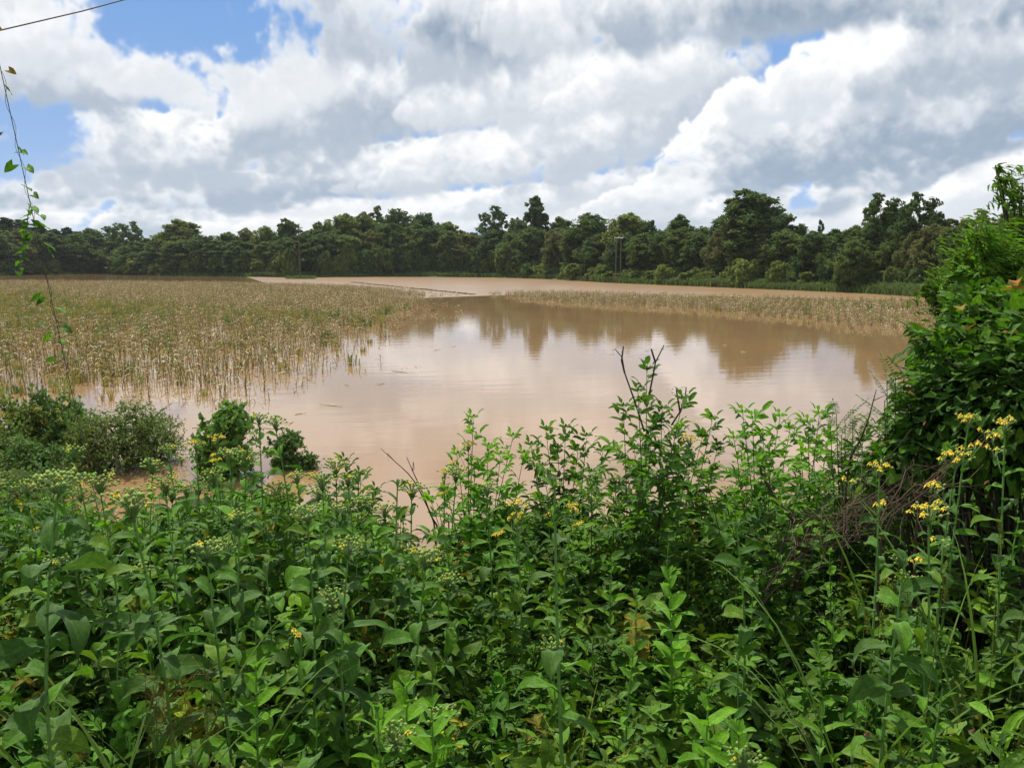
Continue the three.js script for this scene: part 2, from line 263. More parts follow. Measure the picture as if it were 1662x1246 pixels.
function treeVariant(seed, { height = 20, spread = 6, low = 0.1, lobes = 26, form = 'round', leaf = 0.4, per = 640, gappy = 0, loose = 0 }) {
  const R = rng(seed), crown = new Build(), trunk = new Build();
  const centres = [];
  const width = (t) => form === 'pine' ? Math.max(0.12, 1 - t) * 0.95 + 0.05 : form === 'tall' ? Math.pow(Math.sin(Math.PI * clamp(0.12 + t * 0.84, 0, 1)), 0.8) * 0.9 : Math.pow(Math.sin(Math.PI * clamp(0.16 + t * 0.76, 0, 1)), 0.6);
  for (let i = 0; i < lobes; i++) {
    const t = (i + R()) / lobes, a = i * 2.4 + R() * 1.2, w = width(t), rr = (form === 'pine' ? 0.5 : 0.66) * Math.pow(R(), 0.4) * w * spread, lr = (form === 'pine' ? 0.24 : gappy ? 0.3 : 0.38) * spread * (0.65 + 0.6 * R()) * (0.5 + 0.5 * w);
    centres.push([V(Math.cos(a) * rr, height * (low + (1 - low) * t) - lr * 0.6 * t, Math.sin(a) * rr), lr]);
  }
  for (const [c, lr] of centres) {
    const clumps = Math.round(20 * (1 - gappy * 0.6)), n = Math.round((per * (lr / (0.3 * spread)) * (1 - gappy)) / clumps);
    for (let j = 0; j < clumps; j++) {
      const d = V(R() * 2 - 1, R() * 2 - 0.8, R() * 2 - 1).normalize(), q = c.clone().addScaledVector(d, lr * (0.35 + (0.75 + loose * 0.8 * R()) * Math.pow(R(), 0.6))), cr = lr * (0.2 + 0.24 * R() + 0.15 * loose), tone = TONES[Math.floor(R() * TONES.length)];
      for (let k = 0; k < n; k++) {
        const o = V(R() + R() - 1, (R() + R() - 1) * 0.95, R() + R() - 1), p = q.clone().addScaledVector(o, cr * 1.15); p.y = Math.max(0.01 * height, p.y);
        leafQuad(crown, p, V(R() - 0.5, R() * 0.9 - 0.35, R() - 0.5).addScaledVector(d, 0.3).normalize(), leaf * (0.55 + 0.8 * R()), R, R() < 0.7 ? tone : TONES[Math.floor(R() * TONES.length)]);
      }
    }
  }
  if (loose) for (const [c, lr] of centres) for (let j = 0; j < 4; j++) {
    const d = V(R() * 2 - 1, R() * 1.4 - 0.2, R() * 2 - 1).normalize(), L = lr * (1.2 + 0.9 * R()), tone = TONES[Math.floor(R() * TONES.length)];
    trunk.tube([c, c.clone().addScaledVector(d, L)], [0.008, 0.002], 3);
    for (let k = 0; k < 16; k++) { const t = 0.5 + 0.5 * k / 15, p = c.clone().addScaledVector(d, L * t).add(V((R() - 0.5) * leaf, (R() - 0.5) * leaf, (R() - 0.5) * leaf)); p.y = Math.max(0.02, p.y); leafQuad(crown, p, V(R() - 0.5, R() - 0.3, R() - 0.5).normalize(), leaf * (0.7 + 0.5 * R()), R, tone); }
  }
  const rt = height * 0.014 + 0.06, path = [], rad_ = []; for (let k = 0; k <= 6; k++) { path.push(V(0.25 * Math.sin(k * 1.7 + seed) * k / 6, height * 0.88 * k / 6 - 0.5, 0.25 * Math.cos(k * 1.3 + seed) * k / 6)); rad_.push(rt * (1 - 0.86 * k / 6)); }
  trunk.tube(path, rad_, 7);
  for (const [c, lr] of centres) if (R() < 0.75) { const y0 = clamp(c.y * 0.72 - 0.6, 0.8, height * 0.8), s = V(0, y0, 0), mid = s.clone().lerp(c, 0.5).add(V(0, 0.12 * lr, 0)); trunk.tube([s, mid, c], [rt * 0.36, rt * 0.24, 0.03], 4); }
  return { crown: crown.geometry(false), trunk: trunk.geometry(), height, spread };
}
const treeKinds = [
  treeVariant(101, { spread: 6.4, lobes: 40 }), treeVariant(102, { spread: 5.6, lobes: 36, low: 0.1 }), treeVariant(103, { spread: 7.2, lobes: 44, low: 0.04 }),
  treeVariant(104, { form: 'tall', spread: 4.6, lobes: 24, low: 0.1, leaf: 0.46 }), treeVariant(105, { form: 'tall', spread: 4.0, lobes: 22, low: 0.18, leaf: 0.44, gappy: 0.3 }), treeVariant(106, { form: 'pine', spread: 4.2, lobes: 34, low: 0.12, leaf: 0.42 }),
  treeVariant(107, { spread: 6.2, lobes: 18, low: 0.34, gappy: 0.45, leaf: 0.42 }), treeVariant(108, { spread: 6.8, lobes: 28, low: 0.05, per: 600 }),
];
function bushVariant(seed, height, spread, leaf, per) { const v = treeVariant(seed, { height, spread, low: 0.06, lobes: 13, leaf, per }); return v; }
const bushKinds = [bushVariant(201, 4, 2.6, 0.34, 420), bushVariant(202, 4, 3.2, 0.32, 420), bushVariant(203, 4, 2.2, 0.36, 380), bushVariant(204, 4, 3.6, 0.3, 420)];
const farLeaf = [[0.1, 0.155, 0.044], [0.125, 0.18, 0.048], [0.085, 0.135, 0.044], [0.175, 0.23, 0.055], [0.16, 0.18, 0.06], [0.21, 0.27, 0.065]].map(([r, g, b]) => new THREE.MeshPhysicalMaterial({ color: new THREE.Color().setRGB(r, g, b), vertexColors: true, roughness: 1, specularIntensity: 0.2, transmission: 0.4, thickness: 0, side: THREE.DoubleSide }));
const pineLeaf = new THREE.MeshPhysicalMaterial({ color: new THREE.Color().setRGB(0.05, 0.082, 0.032), vertexColors: true, roughness: 1, specularIntensity: 0.2, transmission: 0.15, thickness: 0, side: THREE.DoubleSide });
M.bark = new THREE.MeshStandardMaterial({ color: new THREE.Color().setRGB(0.16, 0.13, 0.1), map: barkMap, roughness: 1 });
M.paleBark = new THREE.MeshStandardMaterial({ color: new THREE.Color().setRGB(0.42, 0.39, 0.34), map: barkMap, roughness: 1 });
const MARKS = [[30, 'the dark pine row'], [128, 'the grassy clearing'], [205, 'the two airy trees'], [298, 'the light green rounded tree'], [400, 'the narrow olive tree'], [487, 'the single wooden pole'], [562, 'the light tipped tree'], [644, 'the broad crest tree'], [740, 'the dip in the skyline'], [803, 'the wide open crowned tree'], [869, 'the tall pointed tree'], [945, 'the flat topped tree'], [1010, 'the paired poles'], [1100, 'the dome shaped tree'], [1216, 'the big domed tree'], [1330, 'the vine draped snag'], [1430, 'the ragged tall pair'], [1545, 'the pale far trunks']];
const ORD = ['first', 'second', 'third', 'fourth', 'fifth', 'sixth', 'seventh', 'eighth', 'ninth'];
function placed(list, what) {   // a label for each place along the shore: counted from the nearest landmark
  return list.map((px) => { const near = (p) => MARKS.reduce((a, b) => (Math.abs(b[0] - p) < Math.abs(a[0] - p) ? b : a)), m = near(px), right = px >= m[0], between = list.filter((q) => near(q) === m && (q >= m[0]) === right && Math.abs(q - m[0]) < Math.abs(px - m[0])).length; return `${what}, ${ORD[between]} ${right ? 'right' : 'left'} of ${m[1]}`; });
}
function plantAt(name, label, category, group, kind, material, px, topY, widthPx, back, turn, bark = M.bark) {
  const shore = shoreAt(px), d = shore + back, g = atDist(px, 430, d), y = Math.max(ground(g.x, g.z), -0.3), top = atDist(px, topY, d), h = Math.max(1, top.y - y), w = (widthPx / FOC) * d / 2;
  const t = thing(name, label, category, V(g.x, y, g.z), group);
  t.rotation.y = turn; t.scale.set(w / kind.spread, h / kind.height, w / kind.spread);
  part('trunk', kind.trunk, bark, t); part('crown', kind.crown, material, t);
  return t;
}
{
  const R = rng(31);
  // [px, top py, width px, kind, tone, metres behind the shore, what sets it apart]
  const skyline = [
    [190, 364, 52, 6, 0, 14, 'open crowned tree rising behind the pale round bush at the far left shore'], [217, 361, 44, 6, 0, 16, 'airy crowned tree second behind the pale round bush at the far left shore'],
    [148, 372, 42, 0, 2, 14, 'dark rounded tree between the pine row and the grassy clearing'], [298, 360, 66, 1, 3, 20, 'light green rounded tree tallest above the far left bushes'], [268, 378, 40, 0, 4, 26, 'small rounded tree beside the light green tree on the far left shore'],
    [240, 388, 44, 2, 1, 22, 'low broad tree behind the pale bush on the far left shore'], [335, 384, 44, 2, 4, 26, 'low pale olive tree following the light green rounded tree'], [372, 378, 44, 0, 1, 20, 'rounded tree left of the paired thin crowns on the far shore'],
    [402, 373, 40, 1, 4, 24, 'narrow olive tree before the thin crowns near the single wooden pole'], [434, 369, 46, 7, 3, 22, 'leafy tree just left of the tree over the single wooden pole'], [470, 358, 42, 1, 0, 22, 'tree with a knobbly crown above the single wooden pole'],
    [500, 376, 40, 0, 2, 24, 'low dark tree right of the single wooden pole'], [528, 362, 54, 2, 1, 18, 'sloping shouldered tree at the start of the long tree mass'], [562, 349, 66, 0, 3, 22, 'tall light tipped tree on the left shoulder of the long tree mass'],
    [612, 331, 34, 4, 4, 44, 'small pale crown poking up behind the long tree mass'], [594, 348, 48, 1, 1, 24, 'rounded tree left of the small pale crown poking up'], [644, 342, 76, 7, 0, 18, 'broad dark tree at the crest of the left tree mass'],
    [690, 348, 56, 2, 2, 20, 'dark round tree on the right shoulder of the left tree mass'], [728, 362, 48, 0, 3, 26, 'paler tree stepping down to the dip in the skyline'], [752, 376, 40, 1, 4, 30, 'low tree in the dip of the central skyline'],
    [803, 337, 64, 6, 0, 20, 'wide open crowned tree left of the tall pointed one'], [869, 320, 50, 3, 2, 18, 'tall narrow pointed tree standing over the central skyline'], [838, 356, 56, 7, 0, 20, 'dark tree filling between the open crown and the pointed tree'],
    [910, 356, 50, 1, 1, 30, 'pale topped tree right of the tall pointed tree'], [955, 349, 84, 7, 0, 16, 'broad flat topped dark tree left of the paired poles'], [1020, 348, 72, 0, 3, 20, 'rounded tree standing directly behind the paired poles'], [1050, 360, 44, 2, 2, 22, 'dark tree on the right of the one behind the paired poles'],
    [1100, 353, 54, 1, 0, 20, 'dome shaped dark tree between the paired poles and the big oak form'], [1140, 370, 56, 7, 1, 24, 'low dark tree left of the big domed tree'], [1072, 380, 40, 2, 4, 34, 'low tree in the notch right of the paired poles'],
    [1216, 313, 100, 1, 0, 14, 'big domed tree rising highest right of centre'], [1258, 346, 70, 0, 2, 16, 'dark tree leaning on the right flank of the big domed tree'], [1182, 352, 64, 2, 2, 16, 'dark tree on the left flank of the big domed tree'], [1296, 366, 54, 7, 0, 20, 'low tree sloping down from the big domed tree'],
    [1352, 374, 50, 2, 1, 30, 'low hazy tree right of the vine draped snag'], [1386, 368, 46, 0, 4, 26, 'small tree left of the tall ragged pair'], [1424, 317, 74, 6, 0, 12, 'ragged tall tree, the left one of the pair near the right bush'], [1485, 316, 72, 6, 2, 12, 'ragged tall tree, the right one of the pair near the right bush'], [1452, 338, 80, 7, 0, 16, 'dark full tree between the ragged tall pair'],
    [1516, 350, 50, 1, 2, 14, 'dark tree at the right edge of the ragged tall pair'], [1545, 352, 50, 4, 4, 40, 'pale thin crowned tree with light trunks beyond the right bush'], [1585, 344, 60, 6, 5, 46, 'hazy pale tree highest behind the right bush'], [1630, 350, 60, 2, 3, 40, 'tree at the right picture edge behind the leaning sapling'],
    [1330, 354, 16, 4, 0, 20, 'vine draped snag with a small twisted leafy top'],
  ];
  for (const [px, ty, w, k, tone, back, label] of skyline) plantAt('shore_tree', label, 'tree', 'trees on the far shore', treeKinds[k], farLeaf[tone], px, ty, w * 1.25, back, R() * 6.28, (px > 1540 && px < 1600) || R() < 0.3 ? M.paleBark : M.bark);
  for (const [px, ty, w, i] of [[-8, 352, 40], [18, 355, 38], [42, 358, 36], [66, 368, 34], [90, 373, 34], [113, 370, 30], [131, 377, 28], [4, 366, 40], [54, 372, 40], [100, 382, 40]].map((v, i) => [...v, i]))
    plantAt('pine_tree', `dark tall tree, ${ORD[i < 7 ? i : i - 7]} from the left edge in the ${i < 7 ? 'back' : 'front'} rank`, 'tree', 'pines at the far left', treeKinds[3], pineLeaf, px, ty, w * 1.5, 16 + 14 * (i > 6 ? 0 : R()), R() * 6.28);
  // the lower storey that closes the wood down to the water
  const lower = []; for (let px = -20; px < 1560; px += 34) lower.push(px + R() * 14);
  placed(lower, 'lower tree of the wood edge').forEach((label, i) => {
    const px = lower[i], ty = along([[0, 376], [250, 390], [330, 391], [480, 388], [600, 370], [700, 372], [760, 384], [850, 372], [1050, 380], [1200, 378], [1350, 384], [1400, 372], [1560, 372]], px) + (R() - 0.5) * 14;
    plantAt('understorey_tree', label, 'tree', 'lower trees of the wood edge', treeKinds[[0, 2, 7, 1][Math.floor(R() * 4)]], farLeaf[[0, 1, 2, 0, 4][Math.floor(R() * 5)]], px, ty, 62 + 20 * R(), 8 + R() * 5, R() * 6.28, R() < 0.2 ? M.paleBark : M.bark);
  });
  const low = []; for (let px = -10; px < 1560; px += 15) if (px < 85 || px > 172) low.push(px + R() * 8);
  placed(low, 'far waterline bush').forEach((label, i) => {
    const px = low[i], sy = along(SHORE, px), ty = sy - along([[0, 22], [180, 22], [340, 38], [600, 46], [800, 44], [880, 26], [1050, 26], [1250, 40], [1450, 44], [1560, 40]], px) * (0.6 + 0.55 * R());
    plantAt('shore_bush', label, 'bush', 'bushes along the far waterline', bushKinds[Math.floor(R() * 4)], farLeaf[px > 870 && px < 1330 ? [3, 5, 3, 1][Math.floor(R() * 4)] : [1, 0, 3, 1, 0, 2][Math.floor(R() * 6)]], px, ty, 26 + 22 * R(), 3 + R() * 5, R() * 6.28);
  });
  for (const [px, ty, w, label] of [[192, 409, 34, 'pale round bush standing at the edge of the grassy clearing'], [222, 416, 56, 'broad rounded bush beside the pale round one at the clearing']]) plantAt('shore_bush', label, 'bush', 'bushes along the far waterline', bushKinds[1], farLeaf[3], px, ty, w, -1, R() * 6);
  for (const [px, ty, w, label] of [[1385, 392, 70, 'rounded tree with lighter tips standing low at the water right of centre'], [1075, 432, 40, 'light green bush right of the paired poles at the waterline'], [1205, 424, 54, 'light green bush at the waterline below the big domed tree'], [940, 430, 50, 'light green bush left of the paired poles at the waterline']]) plantAt(px === 1385 ? 'shore_tree' : 'shore_bush', label, px === 1385 ? 'tree' : 'bush', undefined, px === 1385 ? treeKinds[2] : bushKinds[1], farLeaf[px === 1385 ? 1 : 5], px, ty, w, 1, R() * 6);
}
// grass and low growth on the far bank
{
  const R = rng(41), b = new Build();
  for (let i = 0; i < 16; i++) { const a = R() * 6.28, l = 0.35 + 0.5 * R(), x = (R() - 0.5) * 0.9, z = (R() - 0.5) * 0.9, w = 0.05, dx = Math.cos(a), dz = Math.sin(a), p = b.vert(x - dz * w, -0.15, z + dx * w, 0, 0), q = b.vert(x + dz * w, -0.15, z - dx * w, 1, 0), m1 = b.vert(x + dx * l * 0.2 - dz * w * 0.7, l * 0.7, z + dz * l * 0.2 + dx * w * 0.7, 0, 0.6), m2 = b.vert(x + dx * l * 0.2 + dz * w * 0.7, l * 0.7, z + dz * l * 0.2 - dx * w * 0.7, 1, 0.6), t = b.vert(x + dx * l * 0.55, l, z + dz * l * 0.55, 0.5, 1); b.quad(p, q, m2, m1); b.tri(m1, m2, t); }
  M.tuft = b.geometry(); const mats = [], cols = [];
  for (let i = 0; i < 7000; i++) {
    const px = -20 + R() * 1640, d = shoreAt(px) + (px > 60 && px < 175 ? R() * 26 : R() * 5) - 0.8, g = atDist(px, 430, d), y = ground(g.x, g.z), s = 1.0 + R() * 1.2;
    if (y < -0.25) continue;
    mats.push(new THREE.Matrix4().compose(V(g.x, Math.max(y, -0.1), g.z), new THREE.Quaternion().setFromAxisAngle(UPV, R() * 6.28), V(s * 1.3, s * (px > 60 && px < 175 ? 0.6 : 0.9), s * 1.3)));
    if (px > 60 && px < 175) cols.push(new THREE.Color().setRGB(0.2 + 0.08 * R(), 0.3 + 0.08 * R(), 0.06)); else cols.push(new THREE.Color().setRGB(0.1 + 0.06 * R(), 0.15 + 0.07 * R(), 0.04 + 0.015 * R()));
  }
  // the grass islet at the foot of the single pole
  for (let i = 0; i < 90; i++) { const p = onPlane(465 + R() * 46, 451.5 + R() * 1.2), s = 0.7 + 0.8 * R(); mats.push(new THREE.Matrix4().compose(p, new THREE.Quaternion().setFromAxisAngle(UPV, R() * 6.28), V(s, s, s))); cols.push(new THREE.Color().setRGB(0.12, 0.17, 0.04)); }
  M.grass = new THREE.MeshPhysicalMaterial({ color: 0xffffff, roughness: 1, specularIntensity: 0.25, transmission: 0.3, thickness: 0, side: THREE.DoubleSide });
  stuff('bank_grass', 'strip of bright green grass and weeds along the far bank', 'grass', M.tuft, M.grass, mats, cols);
}
// poles on the far side
M.pole = new THREE.MeshStandardMaterial({ color: new THREE.Color().setRGB(0.2, 0.15, 0.1), map: barkMap, roughness: 0.95 });
M.palePole = new THREE.MeshStandardMaterial({ color: new THREE.Color().setRGB(0.32, 0.28, 0.22), map: barkMap, roughness: 0.95 });
M.porcelain = new THREE.MeshStandardMaterial({ color: new THREE.Color().setRGB(0.62, 0.62, 0.6), roughness: 0.4 });
const bar = (a, b2, r0, r1 = r0, n = 8) => new Build().tube([a, a.clone().lerp(b2, 0.5), b2], [r0, (r0 + r1) / 2, r1], n).geometry();
{
  const p = onPlane(487, 452.3), d = Math.hypot(p.x, p.z), top = atDist(487, 366, d);
  const t = thing('utility_pole', 'single weathered wooden pole on the small grass islet far out', 'pole', V(p.x, 0, p.z));
  part('post', bar(V(0, -1.5, 0), V(0, top.y, 0), 0.2, 0.13), M.pole, t);
  part('crossarm', bar(V(-1.3, top.y - 0.6, 0), V(1.3, top.y - 0.6, 0), 0.09, 0.09, 4), M.pole, t);
  for (const x of [-1.15, 0.5, 1.15]) part('insulator', bar(V(x, top.y - 0.55, 0), V(x, top.y - 0.25, 0), 0.06, 0.045, 6), M.porcelain, t);
}
{
  const d = shoreAt(1003) - 1, c = atDist(1003.5, 430, d), top = atDist(1003.5, 385, d), gap = (7.5 / FOC) * d;
  const t = thing('utility_pole', 'pair of tall poles joined by a pale crossarm at the far shore', 'pole', V(c.x, 0, c.z));
  for (const s of [-1, 1]) part('post', bar(V(s * gap / 2, -1, 0), V(s * gap / 2, top.y, 0), 0.11, 0.08), M.palePole, t);
  part('crossarm', bar(V(-gap * 0.95, top.y - 0.15, 0.16), V(gap * 0.95, top.y - 0.15, 0.16), 0.09, 0.09, 4), M.porcelain, t);
  for (const s of [-0.85, 0, 0.85]) part('insulator', bar(V(s * gap, top.y - 0.05, 0.16), V(s * gap, top.y + 0.3, 0.16), 0.07, 0.05, 6), M.porcelain, t);
}

// ---------------------------------------------------------------- the flooded field of dry corn
const inside = (poly, x, y) => { let k = false; for (let i = 0, j = poly.length - 1; i < poly.length; j = i++) if ((poly[i][1] > y) !== (poly[j][1] > y) && x < ((poly[j][0] - poly[i][0]) * (y - poly[i][1])) / (poly[j][1] - poly[i][1]) + poly[i][0]) k = !k; return k; };
const edgeGap = (poly, x, y) => { let best = 1e9; for (let i = 0, j = poly.length - 1; i < poly.length; j = i++) { const [ax, ay] = poly[j], [bx, by] = poly[i], t = clamp(((x - ax) * (bx - ax) + (y - ay) * (by - ay)) / ((bx - ax) ** 2 + (by - ay) ** 2 || 1), 0, 1); best = Math.min(best, Math.hypot(x - ax - t * (bx - ax), (y - ay - t * (by - ay)))); } return best; };
const toMetres = (list) => list.map(([x, y]) => { const p = onPlane(x, y); return [p.x, p.z]; });
const fieldLeft = toMetres([[-260, 457.5], [100, 457.5], [400, 459.5], [600, 464], [720, 471.5], [752, 480], [760, 496], [745, 522], [690, 552], [645, 580], [622, 606], [560, 638], [440, 666], [300, 676], [150, 668], [-60, 662], [-260, 650]]);
const fieldRight = toMetres([[762, 476], [800, 474.5], [1000, 479], [1200, 485], [1400, 489], [1600, 494], [1600, 562], [1500, 548], [1400, 540], [1300, 529], [1200, 517], [1100, 506], [950, 497], [830, 489]]);
const dryTones = [[0.31, 0.21, 0.09], [0.38, 0.28, 0.13], [0.2, 0.125, 0.05], [0.56, 0.48, 0.33], [0.22, 0.21, 0.07]];
function ribbon(b, from, dir, len, wid, droop, curl, R, col, n = 4) {   // a dry strap leaf
  const side = V(-dir.z, 0, dir.x).normalize(), p = from.clone(), d = dir.clone(); let last = null;
  for (let k = 0; k <= n; k++) {
    const t = k / n, w = wid * Math.sin(Math.PI * Math.min(0.97, 0.25 + 0.75 * t)) * 0.5, s = side.clone().applyAxisAngle(d, curl * t), a = b.vert(p.x - s.x * w, p.y - s.y * w, p.z - s.z * w, 0, t, col), c = b.vert(p.x + s.x * w, p.y + s.y * w, p.z + s.z * w, 1, t, col);
    if (last) b.quad(last[0], last[1], c, a); last = [a, c];
    d.y -= droop / n * (0.4 + 1.2 * t); d.normalize(); p.addScaledVector(d, len / n);
  }
}
function cornParts(seed, tall = 1.15) {
  const R = rng(seed), lean = V((R() - 0.5) * 0.28, 0, (R() - 0.5) * 0.28), tone = () => dryTones[Math.floor(R() * 5)], broken = R() < 0.3;
  const at = (t) => V(lean.x * t * t * tall, t * tall, lean.z * t * t * tall);
  const stalk = new Build(), pts = [-0.9, 0, 0.3, 0.6, 0.85, 1].map((t) => at(Math.max(t, -0.6))); pts[0].set(0, -0.9, 0);
  if (broken) { pts[5] = pts[4].clone().add(V((R() - 0.5) * 0.5, -0.12 + 0.2 * R(), (R() - 0.5) * 0.5)); }
  stalk.tube(pts, [0.019, 0.018, 0.016, 0.013, 0.009, 0.004], 4, tone());
  const leaves = [], n = 5 + Math.floor(R() * 3);
  for (let k = 0; k < n; k++) { const t = 0.12 + 0.8 * (k + R() * 0.6) / n, a = k * Math.PI + (R() - 0.5) * 1.5, b = new Build(); ribbon(b, at(t), V(Math.cos(a) * 0.75, 0.55 + 0.5 * R(), Math.sin(a) * 0.75).normalize(), 0.3 + 0.3 * R(), 0.03 + 0.022 * R(), 1.6 + 1.6 * R(), (R() - 0.5) * 3, R, tone()); leaves.push(b); }
  if (R() < 0.45) { const b = new Build(), c = at(0.55), a = R() * 6.28, o = V(Math.cos(a) * 0.05, 0, Math.sin(a) * 0.05); b.tube([c.clone().add(o), c.clone().addScaledVector(o, 2.2).add(V(0, 0.05, 0)), c.clone().addScaledVector(o, 3).add(V(0, -0.12, 0))], [0.012, 0.03, 0.006], 5, [0.55, 0.45, 0.28]); leaves.push(b); }
  return { stalk, leaves };
}
{
  const R = rng(51), kinds = []; for (let i = 0; i < 8; i++) kinds.push(cornParts(500 + i, 1.0 + 0.3 * R()));
  const clumps = []; for (let i = 0; i < 6; i++) { const b = new Build(); for (let k = 0; k < 5; k++) { const q = kinds[Math.floor(R() * 8)], m = new THREE.Matrix4().compose(V((k - 2) * 0.27 + (R() - 0.5) * 0.15, 0, (R() - 0.5) * 0.3), new THREE.Quaternion().setFromAxisAngle(UPV, R() * 6.28), V(1, 0.8 + 0.35 * R(), 1)); b.add(q.stalk, m); for (const l of q.leaves) b.add(l, m); } clumps.push(b.geometry()); }
  const stalkGeo = kinds.map((k) => k.stalk.geometry()), leafGeo = kinds.map((k) => k.leaves.map((l) => l.geometry()));
  M.corn = new THREE.MeshPhysicalMaterial({ vertexColors: true, roughness: 1, specularIntensity: 0.4, transmission: 0.22, thickness: 0, side: THREE.DoubleSide });
  const singles = [], far = clumps.map(() => [[], []]), weeds = [], weedCols = [];
  // rows run slightly across the view
  const rowDir = V(0.35, 0, -0.94).normalize(), across = V(0.94, 0, 0.35);
  const green = [[60, 494, 90, 16, 1.0], [150, 512, 200, 16, 0.9], [430, 522, 150, 13, 0.55], [40, 545, 150, 40, 0.5], [220, 555, 220, 28, 0.35], [640, 548, 60, 4, 0.2], [480, 538, 40, 5, 0.4], [160, 590, 220, 40, 0.25], [745, 515, 14, 8, 0.15], [620, 515, 40, 10, 0.25], [1280, 505, 160, 6, 0.12], [80, 640, 120, 14, 0.2]];
  const weedness = (px, py) => { let w = 0; for (const [x, y, rx, ry, k] of green) w = Math.max(w, k * Math.exp(-(((px - x) / rx) ** 2) - ((py - y) / ry) ** 2)); return w; };
  for (const [poly, left] of [[fieldLeft, true], [fieldRight, false]]) {
    for (let r = -420; r < 420; r++) {
      const far0 = -60, far1 = 430;
      for (let s = far0; s < far1;) {
        const c = V(0, 0, 0).addScaledVector(across, r * 0.78).addScaledVector(rowDir, s), dist = Math.hypot(c.x, c.z);
        const step = dist > 52 ? (dist > 130 ? 2.2 : 1.5) : 0.3; s += step;
        if (c.z > -18 || dist > 330) continue;
        if (!inside(poly, c.x, c.z)) continue;
        const [px, py] = toPx(c.x, 0, c.z); if (px < -70 || px > 1735) continue;
        const gap = edgeGap(poly, c.x, c.z), fade = smoothstep(gap, 0, left ? lerp(7, 14, smoothstep(dist, 34, 110)) : 8), thin = 0.5 + 0.5 * noise3(c.x * 0.09, 7, c.z * 0.09), w = weedness(px, py);
        if (R() < w * 0.85 && R() < 0.8) { const n = step > 2 ? 7 : step > 1 ? 4 : 1; for (let k = 0; k < n; k++) { const g = 0.55 + 0.4 * R(); weeds.push(new THREE.Matrix4().compose(c.clone().add(V((R() - 0.5) * 1.4, -0.08, (R() - 0.5) * 1.4)), new THREE.Quaternion().setFromAxisAngle(UPV, R() * 6.28), V(g * 0.8, g * (dist > 60 ? 1.55 : 1.1), g * 0.8))); weedCols.push(R() < 0.75 ? new THREE.Color().setRGB(0.23 + 0.1 * R(), 0.23 + 0.06 * R(), 0.065) : new THREE.Color().setRGB(0.11, 0.19, 0.045)); } }
        const keep = (0.12 + 0.88 * fade) * lerp(1, 0.55, thin * (1 - fade)) * (1 - 0.72 * w) * (dist < 52 ? lerp(0.3, 0.78, fade) : dist < 75 ? 0.85 : 1);
        if (R() > keep) continue;
        const y = -0.25 * (1 - fade) - 0.15 * thin * (1 - fade) - 0.12 * R(), q = new THREE.Quaternion().setFromAxisAngle(UPV, step > 1 ? Math.atan2(-rowDir.z, rowDir.x) + (R() < 0.5 ? Math.PI : 0) : R() * 6.28), hs = (0.7 + 0.4 * R()) * lerp(0.6, 1, fade);
        const p = V(c.x + (R() - 0.5) * 0.22, y, c.z + (R() - 0.5) * 0.22);
        if (step < 1) singles.push([dist, p, q, hs, px]); else { const k = Math.floor(R() * 6), l = 0.8 + 0.4 * R(), g = R() < 0.14 ? 1 : 0; far[k][0].push(new THREE.Matrix4().compose(p, q, V(1, hs, 1))); far[k][1].push(new THREE.Color().setRGB(l * (g ? 0.8 : 1), l * (g ? 0.92 : 1), l * (g ? 0.62 : 1))); }
      }
    }
  }
  singles.sort((a, b) => a[0] - b[0]);
  const shown = singles.filter((s) => s[4] > 0 && s[4] < 700), near = new Set(shown.slice(0, 300));
  const rest = kinds.map(() => [[], []]), whole = kinds.map((k) => { const b = new Build(), I = new THREE.Matrix4(); b.add(k.stalk, I); for (const l of k.leaves) b.add(l, I); return b.geometry(); });
  for (const s of singles) {
    const [, p, q, hs] = s, k = Math.floor(R() * 8);
    if (near.has(s)) {
      const t = thing('corn_stalk', 'dry tan corn stalk standing in the brown water at the near edge of the field', 'corn', p, 'corn stalks at the near edge of the field');
      t.quaternion.copy(q); t.scale.set(1, hs, 1); part('stalk', stalkGeo[k], M.corn, t); for (const g of leafGeo[k]) part('leaf', g, M.corn, t);
    } else { const l = 0.8 + 0.4 * R(), g = R() < 0.12; rest[k][0].push(new THREE.Matrix4().compose(p, q, V(1, hs, 1))); rest[k][1].push(new THREE.Color().setRGB(l * (g ? 0.8 : 1), l * (g ? 0.92 : 1), l * (g ? 0.62 : 1))); }
  }
  console.log('corn', singles.length, far.reduce((n, f) => n + f[0].length, 0), 'weeds', weeds.length);
  const field = thing('corn_field', 'wide field of dry brown corn rising out of the floodwater behind the nearest stalks', 'corn field'); field.userData.kind = 'stuff';
  far.forEach(([m, c], i) => m.length && stuff('corn_rows', null, null, clumps[i], M.corn, m, c, field));
  rest.forEach(([m, c], i) => m.length && stuff('corn_rows', null, null, whole[i], M.corn, m, c, field));
  stuff('field_weeds', 'yellow green weeds and grass growing between the corn stalks', 'weeds', M.tuft, M.grass, weeds, weedCols);
  // the thin dark line of drowned growth between the two parts of the field
  const line = [], lc = [];
  for (let i = 0; i < 420; i++) { const t = R(), a = onPlane(572, 458.2), b = onPlane(768, 478), p = a.lerp(b, t), s = 0.12 + 0.2 * R(); line.push(new THREE.Matrix4().compose(p.add(V((R() - 0.5) * 1.2, -0.02, (R() - 0.5) * 1.0)), new THREE.Quaternion().setFromAxisAngle(UPV, R() * 6.28), V(s * 1.6, s, s * 1.6))); lc.push(new THREE.Color().setRGB(0.14, 0.12, 0.06)); }
  stuff('drowned_weeds', 'thin dark line of drowned weeds running across the open water', 'weeds', M.tuft, M.grass, line, lc);
}

